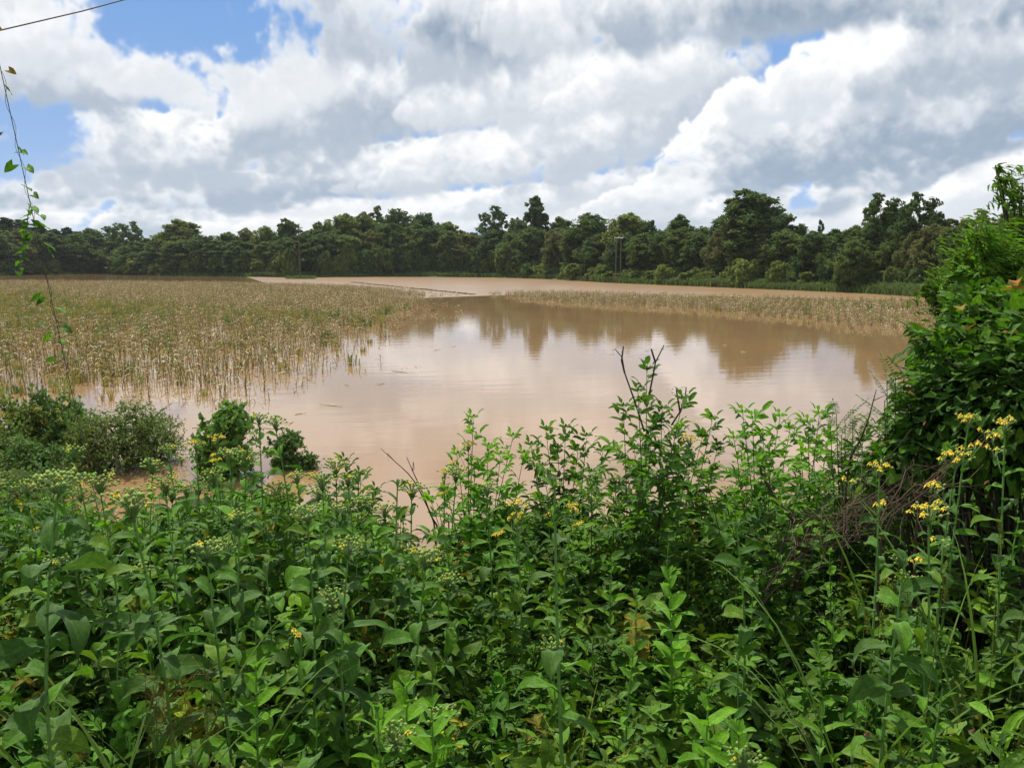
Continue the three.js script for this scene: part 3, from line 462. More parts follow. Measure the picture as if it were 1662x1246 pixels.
// ---------------------------------------------------------------- leaves of the near plants: unit length along +z, unit width along x
function blade({ shape, droop = 0.8, lift = 0.2, fold = 0.25, wave = 0.03, segs = 6, seed = 1, heart = 0, twist = 0 }) {
  const b = new Build(), R = rng(seed), ph = R() * 6.28, rows = []; let y = 0, z = 0;
  for (let k = 0; k <= segs; k++) {
    const t = k / segs, th = lift - droop * t; if (k) { y += Math.sin(lift - droop * (t - 0.5 / segs)) / segs; z += Math.cos(lift - droop * (t - 0.5 / segs)) / segs; }
    const w = shape(t) * 0.5, row = [], tw = twist * t;
    for (const s of [-1, -0.55, 0, 0.55, 1]) {
      const a = Math.abs(s), x = s * w * Math.cos(fold * a), h = a * w * Math.sin(fold) * 0.55 + wave * Math.sin(t * 9 + ph + s * 2.5) * a + s * w * Math.sin(tw), back = heart * a * (1 - t) * (1 - t) * 0.35;
      row.push(b.vert(x, y + h * Math.cos(th) + back * 0.2, z - h * Math.sin(th) - back, 0.5 + s * 0.5, t));
    }
    rows.push(row);
  }
  for (let k = 1; k <= segs; k++) for (let s = 0; s < 4; s++) b.quad(rows[k - 1][s], rows[k - 1][s + 1], rows[k][s + 1], rows[k][s]);
  return b;
}
const lance = (t) => clamp(2.05 * Math.pow(t + 0.02, 0.62) * Math.pow(1 - t, 0.88), 0.02, 1);
const oval = (t) => clamp(2.0 * Math.pow(t + 0.01, 0.5) * Math.pow(1 - t, 0.55) * 0.95, 0.02, 1);
const heartShape = (t) => clamp(1.42 * Math.pow(1 - t, 0.72) * Math.min(1, 0.62 + t * 2.2), 0.02, 1);
const broadB = [blade({ shape: lance, droop: 1.1, lift: 0.35, seed: 1, twist: 0.25 }), blade({ shape: lance, droop: 1.7, lift: 0.5, seed: 2, wave: 0.05, twist: -0.3 }), blade({ shape: lance, droop: 0.7, lift: 0.2, seed: 3, fold: 0.4 }), blade({ shape: lance, droop: 2.1, lift: 0.45, seed: 4, wave: 0.04 })];
const ovalB = [blade({ shape: oval, droop: 0.5, lift: 0.2, seed: 5, segs: 5 }), blade({ shape: oval, droop: 1.0, lift: 0.3, seed: 6, segs: 5, fold: 0.4 })];
const heartB = [blade({ shape: heartShape, droop: 0.7, lift: 0.15, seed: 7, heart: 1, segs: 5 }), blade({ shape: heartShape, droop: 1.1, lift: 0.3, seed: 8, heart: 1, segs: 5, fold: 0.45 }), blade({ shape: heartShape, droop: 0.4, lift: 0.1, seed: 9, heart: 1, segs: 5, wave: 0.05 })];
const smallB = blade({ shape: lance, droop: 0.7, lift: 0.2, seed: 10, segs: 3 });
const broadG = broadB.map((b) => b.geometry()), ovalG = ovalB.map((b) => b.geometry()), heartG = heartB.map((b) => b.geometry());
// compound leaves of three, five or many leaflets
function compound(n, len, wid, spread, seed, src = broadB, narrow = false) {
  const R = rng(seed), b = new Build(), rach = [];
  const L = narrow ? 1 : 0.62; for (let k = 0; k <= 3; k++) rach.push(V(0, 0.05 * Math.sin(k), L * k / 3 - (k ? 0 : 0)));
  b.tube([rach[0], rach[1], rach[2], rach[3]], [0.012, 0.01, 0.008, 0.006], 3);
  const pairs = Math.floor(n / 2);
  for (let p = 0; p < pairs; p++) for (const s of [-1, 1]) { const z = L * (0.42 + 0.5 * p / Math.max(1, pairs - 0.3)) * (narrow ? 1 : 0.95), zz = narrow ? L * (0.12 + 0.85 * p / pairs) : z; b.add(src[Math.floor(R() * src.length)], frame(V(0, 0, zz), V(s * Math.sin(spread), 0.12 * (R() - 0.4), Math.cos(spread)), (R() - 0.5) * 0.5, len * (0.8 + 0.3 * R()), wid * (0.85 + 0.3 * R()))); }
  b.add(src[0], frame(V(0, 0, L), V(0, 0.05, 1), (R() - 0.5) * 0.4, len * 1.08, wid * 1.05));
  return b;
}
const fiveB = [compound(5, 0.52, 0.27, 0.95, 21), compound(5, 0.5, 0.25, 0.8, 22), compound(3, 0.56, 0.3, 0.9, 23)], fiveG = fiveB.map((b) => b.geometry());
const featherB = [compound(15, 0.24, 0.07, 1.2, 24, [smallB], true), compound(17, 0.22, 0.06, 1.1, 25, [smallB], true)], featherG = featherB.map((b) => b.geometry());

const wing = [[0.042, 0.09, 0.05], [0.054, 0.115, 0.04], [0.036, 0.078, 0.05], [0.072, 0.145, 0.034], [0.048, 0.09, 0.056], [0.09, 0.14, 0.035]].map((c) => leafMaterial(...c, 0.36, 0.34));
const fresh = [[0.11, 0.22, 0.035], [0.095, 0.195, 0.034], [0.13, 0.245, 0.045]].map((c) => leafMaterial(...c, 0.42, 0.25));
const shrubLeaf = [[0.05, 0.105, 0.03], [0.07, 0.14, 0.03], [0.1, 0.185, 0.034], [0.04, 0.085, 0.034]].map((c) => leafMaterial(...c, 0.38, 0.3));
const vineLeaf = [[0.05, 0.115, 0.028], [0.065, 0.14, 0.03], [0.085, 0.175, 0.03], [0.042, 0.092, 0.026], [0.12, 0.17, 0.032]].map((c) => leafMaterial(...c, 0.36, 0.34));
const rustLeaf = [leafMaterial(0.3, 0.085, 0.03, 0.3, 0.1), leafMaterial(0.22, 0.12, 0.05, 0.25, 0.1)];
M.stem = new THREE.MeshStandardMaterial({ color: new THREE.Color().setRGB(0.12, 0.25, 0.045), roughness: 0.75 });
M.darkStem = new THREE.MeshStandardMaterial({ color: new THREE.Color().setRGB(0.09, 0.085, 0.045), map: barkMap, roughness: 0.9 });
M.deadWood = new THREE.MeshStandardMaterial({ color: new THREE.Color().setRGB(0.13, 0.085, 0.055), map: barkMap, roughness: 0.95 });
M.paleDead = new THREE.MeshStandardMaterial({ color: new THREE.Color().setRGB(0.3, 0.22, 0.14), map: barkMap, roughness: 0.95 });
M.flower = new THREE.MeshPhysicalMaterial({ vertexColors: true, roughness: 1, transmission: 0.2, thickness: 0, side: THREE.DoubleSide });
// flower heads: buds on short forking stalks, some open and yellow
function ball(b, c, r, col, n = 5) { const top = b.vert(c.x, c.y + r, c.z, 0, 0, col), bot = b.vert(c.x, c.y - r, c.z, 0, 0, col), mid = []; for (let k = 0; k < n; k++) { const a = k / n * 6.283; mid.push(b.vert(c.x + Math.cos(a) * r, c.y, c.z + Math.sin(a) * r, 0, 0, col)); } for (let k = 0; k < n; k++) { const m = (k + 1) % n; b.tri(mid[k], top, mid[m]); b.tri(mid[m], bot, mid[k]); } }
function flowerHead(seed, count, open, size) {
  const b = new Build(), R = rng(seed), green = [0.18, 0.3, 0.06], yellow = [0.8, 0.57, 0.015];
  for (let i = 0; i < count; i++) {
    const a = i * 2.4 + R(), rr = size * Math.sqrt((i + 0.5) / count), tip = V(Math.cos(a) * rr, size * (0.75 - 0.55 * (rr / size) * R() + 0.35 * R()), Math.sin(a) * rr);
    b.tube([V(0, -0.02, 0), V(tip.x * 0.35, tip.y * 0.55, tip.z * 0.35), tip], [0.0022, 0.0016, 0.0012], 3, green);
    const bloom = R() < open;
    ball(b, tip, bloom ? 0.007 : 0.0062 + 0.0028 * R(), bloom ? [0.55, 0.45, 0.04] : [0.22 + 0.14 * R(), 0.37 + 0.08 * R(), 0.06]);
    if (bloom) { const n = 6 + Math.floor(R() * 3); for (let k = 0; k < n; k++) { const pa = k / n * 6.283 + R() * 0.5, l = 0.012 + 0.007 * R(), w = 0.0036, dx = Math.cos(pa), dz = Math.sin(pa), y2 = -0.35 - 0.7 * R(); const p0 = b.vert(tip.x, tip.y, tip.z, 0, 0, yellow), p1 = b.vert(tip.x + dx * l * 0.6 - dz * w, tip.y + y2 * l * 0.3, tip.z + dz * l * 0.6 + dx * w, 0, 0, yellow), p2 = b.vert(tip.x + dx * l * 0.6 + dz * w, tip.y + y2 * l * 0.3, tip.z + dz * l * 0.6 - dx * w, 0, 0, yellow), p3 = b.vert(tip.x + dx * l, tip.y + y2 * l, tip.z + dz * l, 0, 0, yellow); b.tri(p0, p1, p2); b.tri(p1, p3, p2); } }
  }
  return b.geometry();
}
const budHeads = [flowerHead(61, 34, 0.05, 0.07), flowerHead(62, 44, 0.09, 0.085), flowerHead(63, 28, 0.03, 0.06)], goldHeads = [flowerHead(64, 18, 0.4, 0.06), flowerHead(65, 13, 0.5, 0.055), flowerHead(66, 22, 0.32, 0.075)], smallGold = [flowerHead(67, 4, 1, 0.035), flowerHead(68, 6, 0.7, 0.04)];

// ---------------------------------------------------------------- the near bank
const FORESKY = [[0, 775], [100, 770], [200, 800], [300, 770], [420, 750], [480, 785], [560, 795], [640, 815], [690, 890], [725, 860], [770, 800], [900, 785], [1000, 810], [1100, 790], [1200, 770], [1300, 765], [1400, 750], [1480, 700], [1520, 640], [1662, 560]];
const liftAt = (x, z, extra = 0) => { const d = Math.hypot(x, z), r = atDist(831 + (x / -z) * FOC * 0.985, 700, d), px = toPx(x, 3, z)[0], p = atDist(px, along(FORESKY, clamp(px, 0, 1662)) + extra, d); return p.y; };   // highest a plant may reach here
function stemPlant({ name, label, category = 'plant', group, base, top, leaves, mats, len, ratio = 0.36, spacing = 0.085, from = 0.3, pairs = 1, rise = 0.25, seed, head, stem = M.stem, r = 0.006, taper = true, bend = 0.12, tip = 3 }) {
  len = len.map((l) => l * 1.12); ratio *= 1.12; const R = rng(seed), h = top.clone().sub(base), H = h.length(), t = thing(name, label, category, base, group), off = around(R).multiplyScalar(bend * H * (R() - 0.5));
  const at = (s) => h.clone().multiplyScalar(s).addScaledVector(off, Math.sin(Math.PI * s));
  const pts = [], rr = []; for (let k = 0; k <= 8; k++) { pts.push(at(k / 8)); rr.push(r * (1.15 - 0.65 * k / 8)); } pts[0].y -= 0.05;
  part('stem', new Build().tube(pts, rr, 5).geometry(), stem, t);
  let turn = R() * 6.28;
  for (let s = from * H; s < H * 0.985; s += spacing * (0.75 + 0.5 * R())) {
    const f = s / H, size = (f > 0.82 ? lerp(1, 0.42, (f - 0.82) / 0.18) : 1) * lerp(len[0], len[1], R()); turn += pairs > 1 ? 1.57 : 2.4;
    for (let p = 0; p < pairs; p++) {
      const a = turn + p * Math.PI + (R() - 0.5) * 0.5, d = V(Math.cos(a), rise + (R() - 0.5) * 0.4 + (f > 0.88 ? 0.5 : 0), Math.sin(a));
      put(part('leaf', leaves[Math.floor(R() * leaves.length)], mats[Math.floor(R() * mats.length)], t), frame(at(f), d, (R() - 0.5) * 0.9, size, size * ratio * (0.85 + 0.3 * R())));
    }
  }
  for (let k = 0; k < tip; k++) { const a = R() * 6.28; put(part('leaf', leaves[2 % leaves.length], mats[Math.floor(R() * mats.length)], t), frame(at(0.985), V(Math.cos(a), 0.9 + 0.6 * R(), Math.sin(a)), 0, len[0] * 0.55, len[0] * 0.2)); }
  if (head) { const hm = part('flower_head', head, M.flower, t); hm.position.copy(at(1)); hm.rotation.y = R() * 6; }
  return t;
}
const baseOf = (p, spread, R) => { const x = p.x + (R() - 0.5) * spread, z = p.z + (R() - 0.5) * spread; return V(x, ground(x, z), z); };
{
  const R = rng(71); let seed = 7000;
  // tall single plants that stand out: [px, py of the tip, metres away, leaf length, head, label]
  const tall = [
    [120, 742, 4.4, [0.12, 0.19], 'bud', 'tall leafy plant with green bud head, leftmost beside the pool of brown water'], [92, 800, 2.8, [0.15, 0.22], 'bud', 'big leaved plant with broad grey green drooping leaves near the left picture edge'],
    [215, 838, 2.8, [0.13, 0.19], 'bud', 'tall stemmed plant with yellow green buds over the left thicket'], [272, 738, 5.0, [0.11, 0.17], 'bud', 'plant with pale bud cluster standing against the pool left of the yellow flowers'],
    [318, 728, 5.4, [0.09, 0.14], 'gold', 'yellow flowering plant, left one of the pair before the round leaved bush'], [352, 718, 5.6, [0.09, 0.14], 'gold', 'yellow flowering plant, right one of the pair before the round leaved bush'],
    [420, 686, 5.2, [0.12, 0.17], 'bud', 'tallest bud topped plant standing against the water right of the round leaved bush'], [447, 694, 5.0, [0.12, 0.16], 'bud', 'plant with leaning top leaf beside the tallest bud topped plant'],
    [400, 752, 4.8, [0.12, 0.18], 'bud', 'leafy plant below the tallest bud topped one'], [388, 850, 3.6, [0.13, 0.19], 'bud', 'plant with upright bud cluster in the middle of the left thicket'], [498, 846, 3.4, [0.13, 0.19], 'bud', 'plant with pale knobbly bud head over the centre left leaves'],
    [545, 768, 4.8, [0.11, 0.17], 'bud', 'bud topped plant at the right end of the left thicket skyline'], [582, 764, 5.0, [0.12, 0.18], null, 'plant with dark pointed leaves at the water left of the bare twigs'], [645, 782, 4.2, [0.12, 0.17], null, 'plant with two upturned pointed leaves in front of the bare twigs'],
    [668, 806, 4.4, [0.1, 0.15], 'bud', 'small bud topped plant at the foot of the bare twigs'], [335, 905, 3.0, [0.14, 0.2], 'bud', 'plant with a small bud cluster deep in the left thicket'], [900, 782, 2.9, [0.13, 0.19], null, 'tall straight bare stalk with drooping leaves at the centre'],
    [740, 778, 5.0, [0.1, 0.15], 'bud', 'slim bud topped plant left of the yellow flower cluster'], [790, 800, 4.4, [0.11, 0.17], 'bud', 'bud topped plant with forked top beside the yellow flower cluster'], [838, 826, 4.2, [0.1, 0.15], 'gold', 'plant carrying the bright yellow flower cluster left of the tall bare stalk'],
    [930, 830, 4.8, [0.1, 0.15], 'gold', 'plant with small yellow flowers right of the tall bare stalk'], [1195, 850, 3.6, [0.13, 0.18], null, 'leafy stalk with dull green leaves right of centre'], [1470, 905, 2.9, [0.14, 0.2], null, 'plant with long hanging leaves low at the right'],
    [1428, 768, 4.0, [0.09, 0.14], 'gold', 'yellow flowers before the brush pile, left cluster of the right thicket'], [1552, 756, 4.0, [0.09, 0.14], 'gold', 'yellow flower plant over the right part of the brush pile'],
    [1572, 690, 4.4, [0.09, 0.13], 'gold', 'highest yellow flowers against the dark hollow of the right bush'], [1632, 696, 4.2, [0.1, 0.14], 'gold', 'yellow flower plant at the right picture edge'], [1508, 846, 3.5, [0.1, 0.14], 'gold', 'yellow flowers with round green buds in front of the brush pile'],
    [760, 728, 6.0, [0.08, 0.12], 'gold', 'yellow flowers high on the shrub left of centre'], [722, 772, 5.6, [0.08, 0.12], 'gold', 'yellow flowers at the left side of the centre shrub'],
    [1120, 722, 5.6, [0.08, 0.12], 'gold', 'yellow flowers among the shrub leaves right of the tall sprig'], [565, 900, 3.2, [0.14, 0.2], 'bud', 'plant with broad dark leaves in the centre left thicket'], [690, 920, 3.3, [0.12, 0.18], 'bud', 'plant with pale green buds low in front of the bare twigs'],
  ];
  for (const [px, py, d, len, head, label] of tall) {
    const top = atDist(px, py, d), bare = label.includes('bare stalk') && px === 900;
    stemPlant({ name: head === 'gold' ? 'yellow_flower_plant' : 'tall_leafy_plant', label, base: baseOf(top, 0.25, R), top, leaves: [broadG[0], broadG[1], broadG[3], broadG[1]], mats: d < 4.6 ? wing : [...wing, fresh[1]], len, ratio: 0.43, seed: seed++, head: head === 'gold' ? goldHeads[seed % 3] : head === 'bud' ? budHeads[seed % 3] : null, r: bare ? 0.0085 : 0.007, spacing: bare ? 0.1 : 0.05, from: 0.3, rise: bare ? 0.1 : 0.2, bend: bare ? 0.02 : 0.12, pairs: head === 'gold' ? 1 : 1, tip: bare ? 2 : 3 });
    if (head === 'gold') { const t = scene.children[scene.children.length - 1]; for (let k = 0; k < 2; k++) { const g = part('flower_head', smallGold[k % 2], M.flower, t), o = around(R).multiplyScalar(0.06 + 0.07 * R()), h = top.clone().sub(t.position); g.position.copy(h).add(o).add(V(0, -0.05 - 0.1 * R(), 0)); part('flower_stalk', new Build().tube([h.clone().add(V(0, -0.2, 0)), h.clone().lerp(g.position, 0.6).add(V(0, -0.08, 0)), g.position.clone()], [0.0028, 0.002, 0.0015], 3).geometry(), M.stem, t); } }
  }
  for (let i = 0; i < 20; i++) {
    const px = 40 + 600 * (i + R()) / 20, d = 4 + 1.6 * R(), top = atDist(px, along(FORESKY, px) - 22 + 60 * R(), d);
    stemPlant({ name: 'bud_topped_plant', label: 'bud topped leafy plant along the skyline of the left thicket', group: 'bud topped plants of the left thicket', base: baseOf(top, 0.25, R), top, leaves: [broadG[0], broadG[1], broadG[3]], mats: [...wing, fresh[1]], len: [0.11, 0.17], ratio: 0.43, seed: seed++, head: budHeads[i % 3], spacing: 0.05, from: 0.45, rise: 0.2 });
  }
  // the pale green young plants at the bottom of the picture
  for (const [px, py, d, label] of [[612, 1150, 2.75, 'pale green young plant at the bottom, left one of the bright pair'], [700, 1145, 2.85, 'pale green young plant at the bottom, right one of the bright pair'], [660, 1110, 3.1, 'pale green young plant standing behind the bright pair at the bottom'], [415, 1080, 2.9, 'young plant with broad fresh leaves left of the bright pair'], [1150, 1130, 2.9, 'fresh green young plant at the bottom right of centre'], [1200, 1190, 2.7, 'fresh green young plant nearest the bottom edge right of centre'], [1085, 930, 3.8, 'fresh green leafy plant in the middle of the right thicket']]) {
    const top = atDist(px, py, d);
    stemPlant({ name: 'young_plant', label, base: baseOf(top, 0.1, R), top, leaves: [broadG[0], broadG[2], ovalG[0]], mats: fresh, len: [0.1, 0.15], ratio: 0.44, spacing: 0.055, from: 0.25, rise: 0.55, seed: seed++, pairs: 2, bend: 0.05, tip: 4 });
  }
  // the thicket itself
  let n = 0; const spots = [];
  for (let tries = 0; tries < 5000 && n < 175; tries++) {
    const d = 2.5 + 5.2 * Math.pow(R(), 0.75), x = (R() * 2 - 1) * d * 0.66, z = -Math.sqrt(Math.max(0.1, d * d - x * x)); if (z > -2.1) continue;
    if (spots.some(([a, b]) => (a - x) ** 2 + (b - z) ** 2 < 0.09)) continue;
    const [px] = toPx(x, 3, z), g = ground(x, z), max = Math.min(liftAt(x, z, 10 + 50 * R()), 3.2 + 0.15 * R() + (px < 650 ? 0.22 * clamp(d - 3.2, 0, 2) : 0.1 * clamp(d - 4, 0, 3)) + 0.45 * smoothstep(px, 1380, 1580), g + 2.1); if (max - g < 0.45 || (d < 3.1 && (Math.abs(px - 900) < 70 || Math.abs(px - 215) < 40 || Math.abs(px - 92) < 50))) continue;
    spots.push([x, z]); n++;
    const right = px > 1000, mid = px > 620 && !right, small = right ? R() < 0.72 : mid ? R() < 0.45 : R() < 0.15;
    stemPlant({ name: 'thicket_plant', label: small ? 'leafy green plant with narrow leaves in the dense foreground thicket' : 'leafy plant with broad dark green leaves in the dense foreground thicket', group: small ? 'narrow leaved plants of the thicket' : 'broad leaved plants of the thicket', base: V(x, g, z), top: V(x + (R() - 0.5) * 0.25, max, z + (R() - 0.5) * 0.2), leaves: small ? [broadG[0], broadG[2], ovalG[1]] : [broadG[0], broadG[1], broadG[3], broadG[1]], mats: small ? [...shrubLeaf, fresh[1], fresh[0]] : R() < 0.3 ? [...wing, fresh[1], fresh[0]] : wing, len: small ? [0.07, 0.12] : px < 900 && d < 5 ? [0.14, 0.235] : [0.12, 0.2], ratio: small ? 0.42 : 0.45, spacing: small ? 0.055 : 0.068, from: 0.4, seed: seed++, head: R() < (small ? 0.12 : 0.4) ? (R() < 0.2 ? smallGold[0] : budHeads[n % 3]) : null, pairs: small ? 2 : 1, rise: small ? 0.4 : 0.2 });
  }
  // shrubs with compound leaves along the water: tips of their shoots as [px, py]
  const shrubs = [
    ['shrub with small leaves left of centre, its tallest shoot against the water', 6.0, [[768, 682], [792, 728], [742, 742], [832, 712], [812, 742], [770, 760], [725, 800], [850, 740], [700, 815]], fresh],
    ['bushy shrub at the centre before the open water', 6.2, [[886, 700], [918, 698], [952, 712], [978, 736], [862, 726], [905, 730], [938, 735], [880, 760], [960, 770]], shrubLeaf],
    ['tall loose shrub whose top sprig stands alone against the water', 5.4, [[1050, 604], [1036, 640], [1108, 652], [1075, 668], [1012, 664], [1060, 690], [1090, 730], [1030, 730]], shrubLeaf],
    ['shrub with shining leaves right of the tall sprig', 6.2, [[1102, 708], [1156, 684], [1140, 712], [1165, 726], [1120, 742], [1080, 742], [1010, 745], [1040, 765]], shrubLeaf],
    ['thick shrub with upright leafy shoots right of centre', 6.0, [[1206, 674], [1222, 684], [1240, 712], [1266, 680], [1282, 700], [1192, 716], [1250, 740], [1210, 750]], [...fresh, shrubLeaf[2]]],
    ['leafy shrub between the upright shoots and the feathery plant', 5.9, [[1330, 676], [1312, 690], [1300, 722], [1346, 712], [1322, 740], [1372, 735], [1350, 755]], [...fresh, shrubLeaf[1]]],
    ['low dark shrub at the foot of the right bush', 5.6, [[1400, 720], [1428, 700], [1450, 720], [1410, 752], [1380, 770], [1440, 760]], shrubLeaf],
    ['small leafed bush behind the left thicket near the twigs', 6.4, [[560, 752], [585, 775], [530, 790], [610, 800], [560, 800]], shrubLeaf],
    ['low shrub in the hollow behind the tall bare stalk', 5.2, [[960, 800], [1000, 790], [1040, 800], [1085, 795], [930, 820], [1010, 830], [880, 815]], shrubLeaf],
    ['low leafy shrub below the upright shoots', 5.0, [[1150, 790], [1200, 780], [1250, 785], [1300, 790], [1180, 820], [1230, 830], [1340, 800]], [...shrubLeaf, fresh[1]]],
  ];
  for (const [label, d, tips, mats] of shrubs) {
    const c = atDist(tips.reduce((s, t) => s + t[0], 0) / tips.length, 700, d), base = V(c.x, ground(c.x, c.z), c.z), t = thing('leafy_shrub', label, 'shrub', base), wood = new Build();
    for (const [px, py] of tips) {
      const tip = atDist(px, py, d + (R() - 0.5) * 0.7).sub(base), foot = V((R() - 0.5) * 0.3, 0, (R() - 0.5) * 0.3), mid = foot.clone().lerp(tip, 0.5).add(V((tip.x) * -0.12, 0.1, 0)), curve = new THREE.QuadraticBezierCurve3(foot, mid, tip), pts = curve.getPoints(7);
      wood.tube(pts, pts.map((_, k) => 0.009 * (1 - 0.8 * k / 7)), 5);
      const L = curve.getLength();
      let turn = R() * 6; for (let s = 0.42; s < 1; s += (0.075 * (0.7 + 0.6 * R())) / L) { const p = curve.getPoint(s), size = (0.17 + 0.08 * R()) * (s > 0.85 ? 0.7 : 1); turn += 2.2; const dir = V(Math.cos(turn), 0.45 + (s > 0.85 ? 0.6 : 0) + 0.3 * (R() - 0.5), Math.sin(turn)); put(part('leaf', fiveG[Math.floor(R() * 3)], mats[Math.floor(R() * mats.length)], t), frame(p, dir, (R() - 0.5) * 0.7, size, size)); }
      for (let k = 0; k < 3; k++) put(part('leaf', fiveG[2], mats[0], t), frame(tip, V(Math.cos(k * 2.1), 1.2, Math.sin(k * 2.1)), 0, 0.1, 0.1));
    }
    part('branches', wood.geometry(), M.darkStem, t);
    if (label.startsWith('tall loose')) for (const list of [[[1046, 700], [1030, 650], [1014, 605], [1010, 580], [998, 566]], [[1014, 605], [1009, 585], [1012, 562]], [[1050, 660], [1060, 610], [1064, 588], [1078, 560]], [[1064, 588], [1057, 566]], [[1090, 690], [1104, 668], [1112, 648], [1114, 628]], [[1104, 668], [1100, 645], [1098, 632]]]) { const pts = list.map(([px, py]) => atDist(px, py, d).sub(base)); part('dry_twig', new Build().tube(pts, pts.map((_, k) => 0.0065 - 0.001 * k), 4).geometry(), M.deadWood, t); for (let k = 0; k < 4; k++) put(part('dry_seed_pod', smallB.geometry(), rustLeaf[1], t), frame(pts[pts.length - 1].clone().add(V((R() - 0.5) * 0.05, -0.05 * R(), 0)), around(R, R() - 0.3), 0, 0.035, 0.009)); }
  }
  // feathery plants at the foot of the right bush
  for (const [label, d, tips] of [['feathery fine leaved plant left of the dark twig', 5.6, [[1358, 672], [1372, 680], [1385, 684], [1348, 694], [1395, 700], [1366, 705]]], ['fern like plant with pale shining leaflets against the water', 5.2, [[1440, 618], [1454, 612], [1468, 606], [1480, 620], [1436, 650], [1462, 640]]]]) {
    const c = atDist(tips[2][0], 700, d), base = V(c.x, ground(c.x, c.z), c.z), t = thing('feathery_plant', label, 'plant', base), wood = new Build();
    for (const [px, py] of tips) { const tip = atDist(px, py, d + (R() - 0.5) * 0.3).sub(base), pts = [V(0, 0, 0), tip.clone().multiplyScalar(0.55).add(V(0.03, 0.05, 0)), tip]; wood.tube(pts, [0.008, 0.005, 0.002], 4); const cv = new THREE.QuadraticBezierCurve3(...pts); let turn = R() * 6; for (let s = 0.5; s <= 1; s += 0.045) { turn += 2.4; put(part('frond', featherG[Math.floor(R() * 2)], shrubLeaf[Math.floor(R() * 3)], t), frame(cv.getPoint(s), V(Math.cos(turn), 0.6 + 0.5 * R(), Math.sin(turn)), (R() - 0.5), 0.17, 0.17)); } }
    part('branches', wood.geometry(), M.darkStem, t);
  }
}
// ---------------------------------------------------------------- low growth that fills the thicket
{
  const R = rng(81);
  const sprig = (seed, src, n, len, wid, tall) => { const r = rng(seed), b = new Build(); b.tube([V(0, -0.1, 0), V(0.02, tall * 0.5, 0.01), V(0.03 * r(), tall, 0.03)], [0.004, 0.003, 0.0015], 3); let a = 0; for (let k = 0; k < n; k++) { a += 2.4; const y = tall * (0.12 + 0.88 * k / n), l = len * (0.7 + 0.6 * r()); b.add(src[Math.floor(r() * src.length)], frame(V(0.01, y, 0.01), V(Math.cos(a), 0.35 + 0.5 * r() - 0.2, Math.sin(a)), (r() - 0.5), l, l * wid)); } return b.geometry(); };
  const kinds = [sprig(811, broadB, 11, 0.095, 0.4, 0.4), sprig(812, heartB, 11, 0.085, 0.85, 0.35), sprig(813, ovalB, 14, 0.05, 0.5, 0.34), sprig(814, fiveB, 7, 0.12, 1, 0.32), sprig(815, [smallB], 26, 0.045, 0.3, 0.36)];
  const lots = kinds.map(() => [[], []]);
  for (let i = 0; i < 8000; i++) {
    const d = 1.9 + 8.6 * Math.pow(R(), 0.8), x = (R() * 2 - 1) * d * 0.72, z = -Math.sqrt(Math.max(0.05, d * d - x * x)); if (z > -1.7) continue;
    const g = ground(x, z); if (g < -0.1) continue;
    const [px] = toPx(x, 2.5, z), max = Math.min(liftAt(x, z, 45), 2.95 + (px < 650 ? 0.16 : 0.08) * clamp(d - 3.2, 0, 3) + 0.5 * smoothstep(px, 1380, 1580)) - 0.3; if (max < g) continue;
    const y = g + Math.pow(R(), 0.6) * Math.min(max - g, 1.5), k = px > 950 ? [0, 1, 1, 2, 2, 3, 3, 4][Math.floor(R() * 8)] : [0, 0, 1, 1, 2, 3, 4][Math.floor(R() * 7)], s = 0.75 + 0.6 * R();
    lots[k][0].push(new THREE.Matrix4().compose(V(x, y, z), new THREE.Quaternion().setFromEuler(new THREE.Euler((R() - 0.5) * 1.2, R() * 6.28, (R() - 0.5) * 1.2)), V(s, s, s)));
    const l = 0.55 + 1.15 * R() * R() + 0.3 * R(); const odd = R(); lots[k][1].push(odd < 0.03 ? new THREE.Color().setRGB(l * 3.2, l * 1.1, l * 1.2) : odd < 0.06 ? new THREE.Color().setRGB(l * 2.6, l * 1.35, l * 0.9) : new THREE.Color().setRGB(l * (0.8 + 0.6 * R()), l, l * (0.7 + 0.5 * R())));
  }
  M.fill = leafMaterial(0.056, 0.115, 0.03, 0.3, 0.28);
  const u = thing('undergrowth', 'dense low green undergrowth filling the near bank between the plants', 'undergrowth'); u.userData.kind = 'stuff';
  lots.forEach(([m, c], i) => stuff('undergrowth', null, null, kinds[i], M.fill, m, c, u));
}

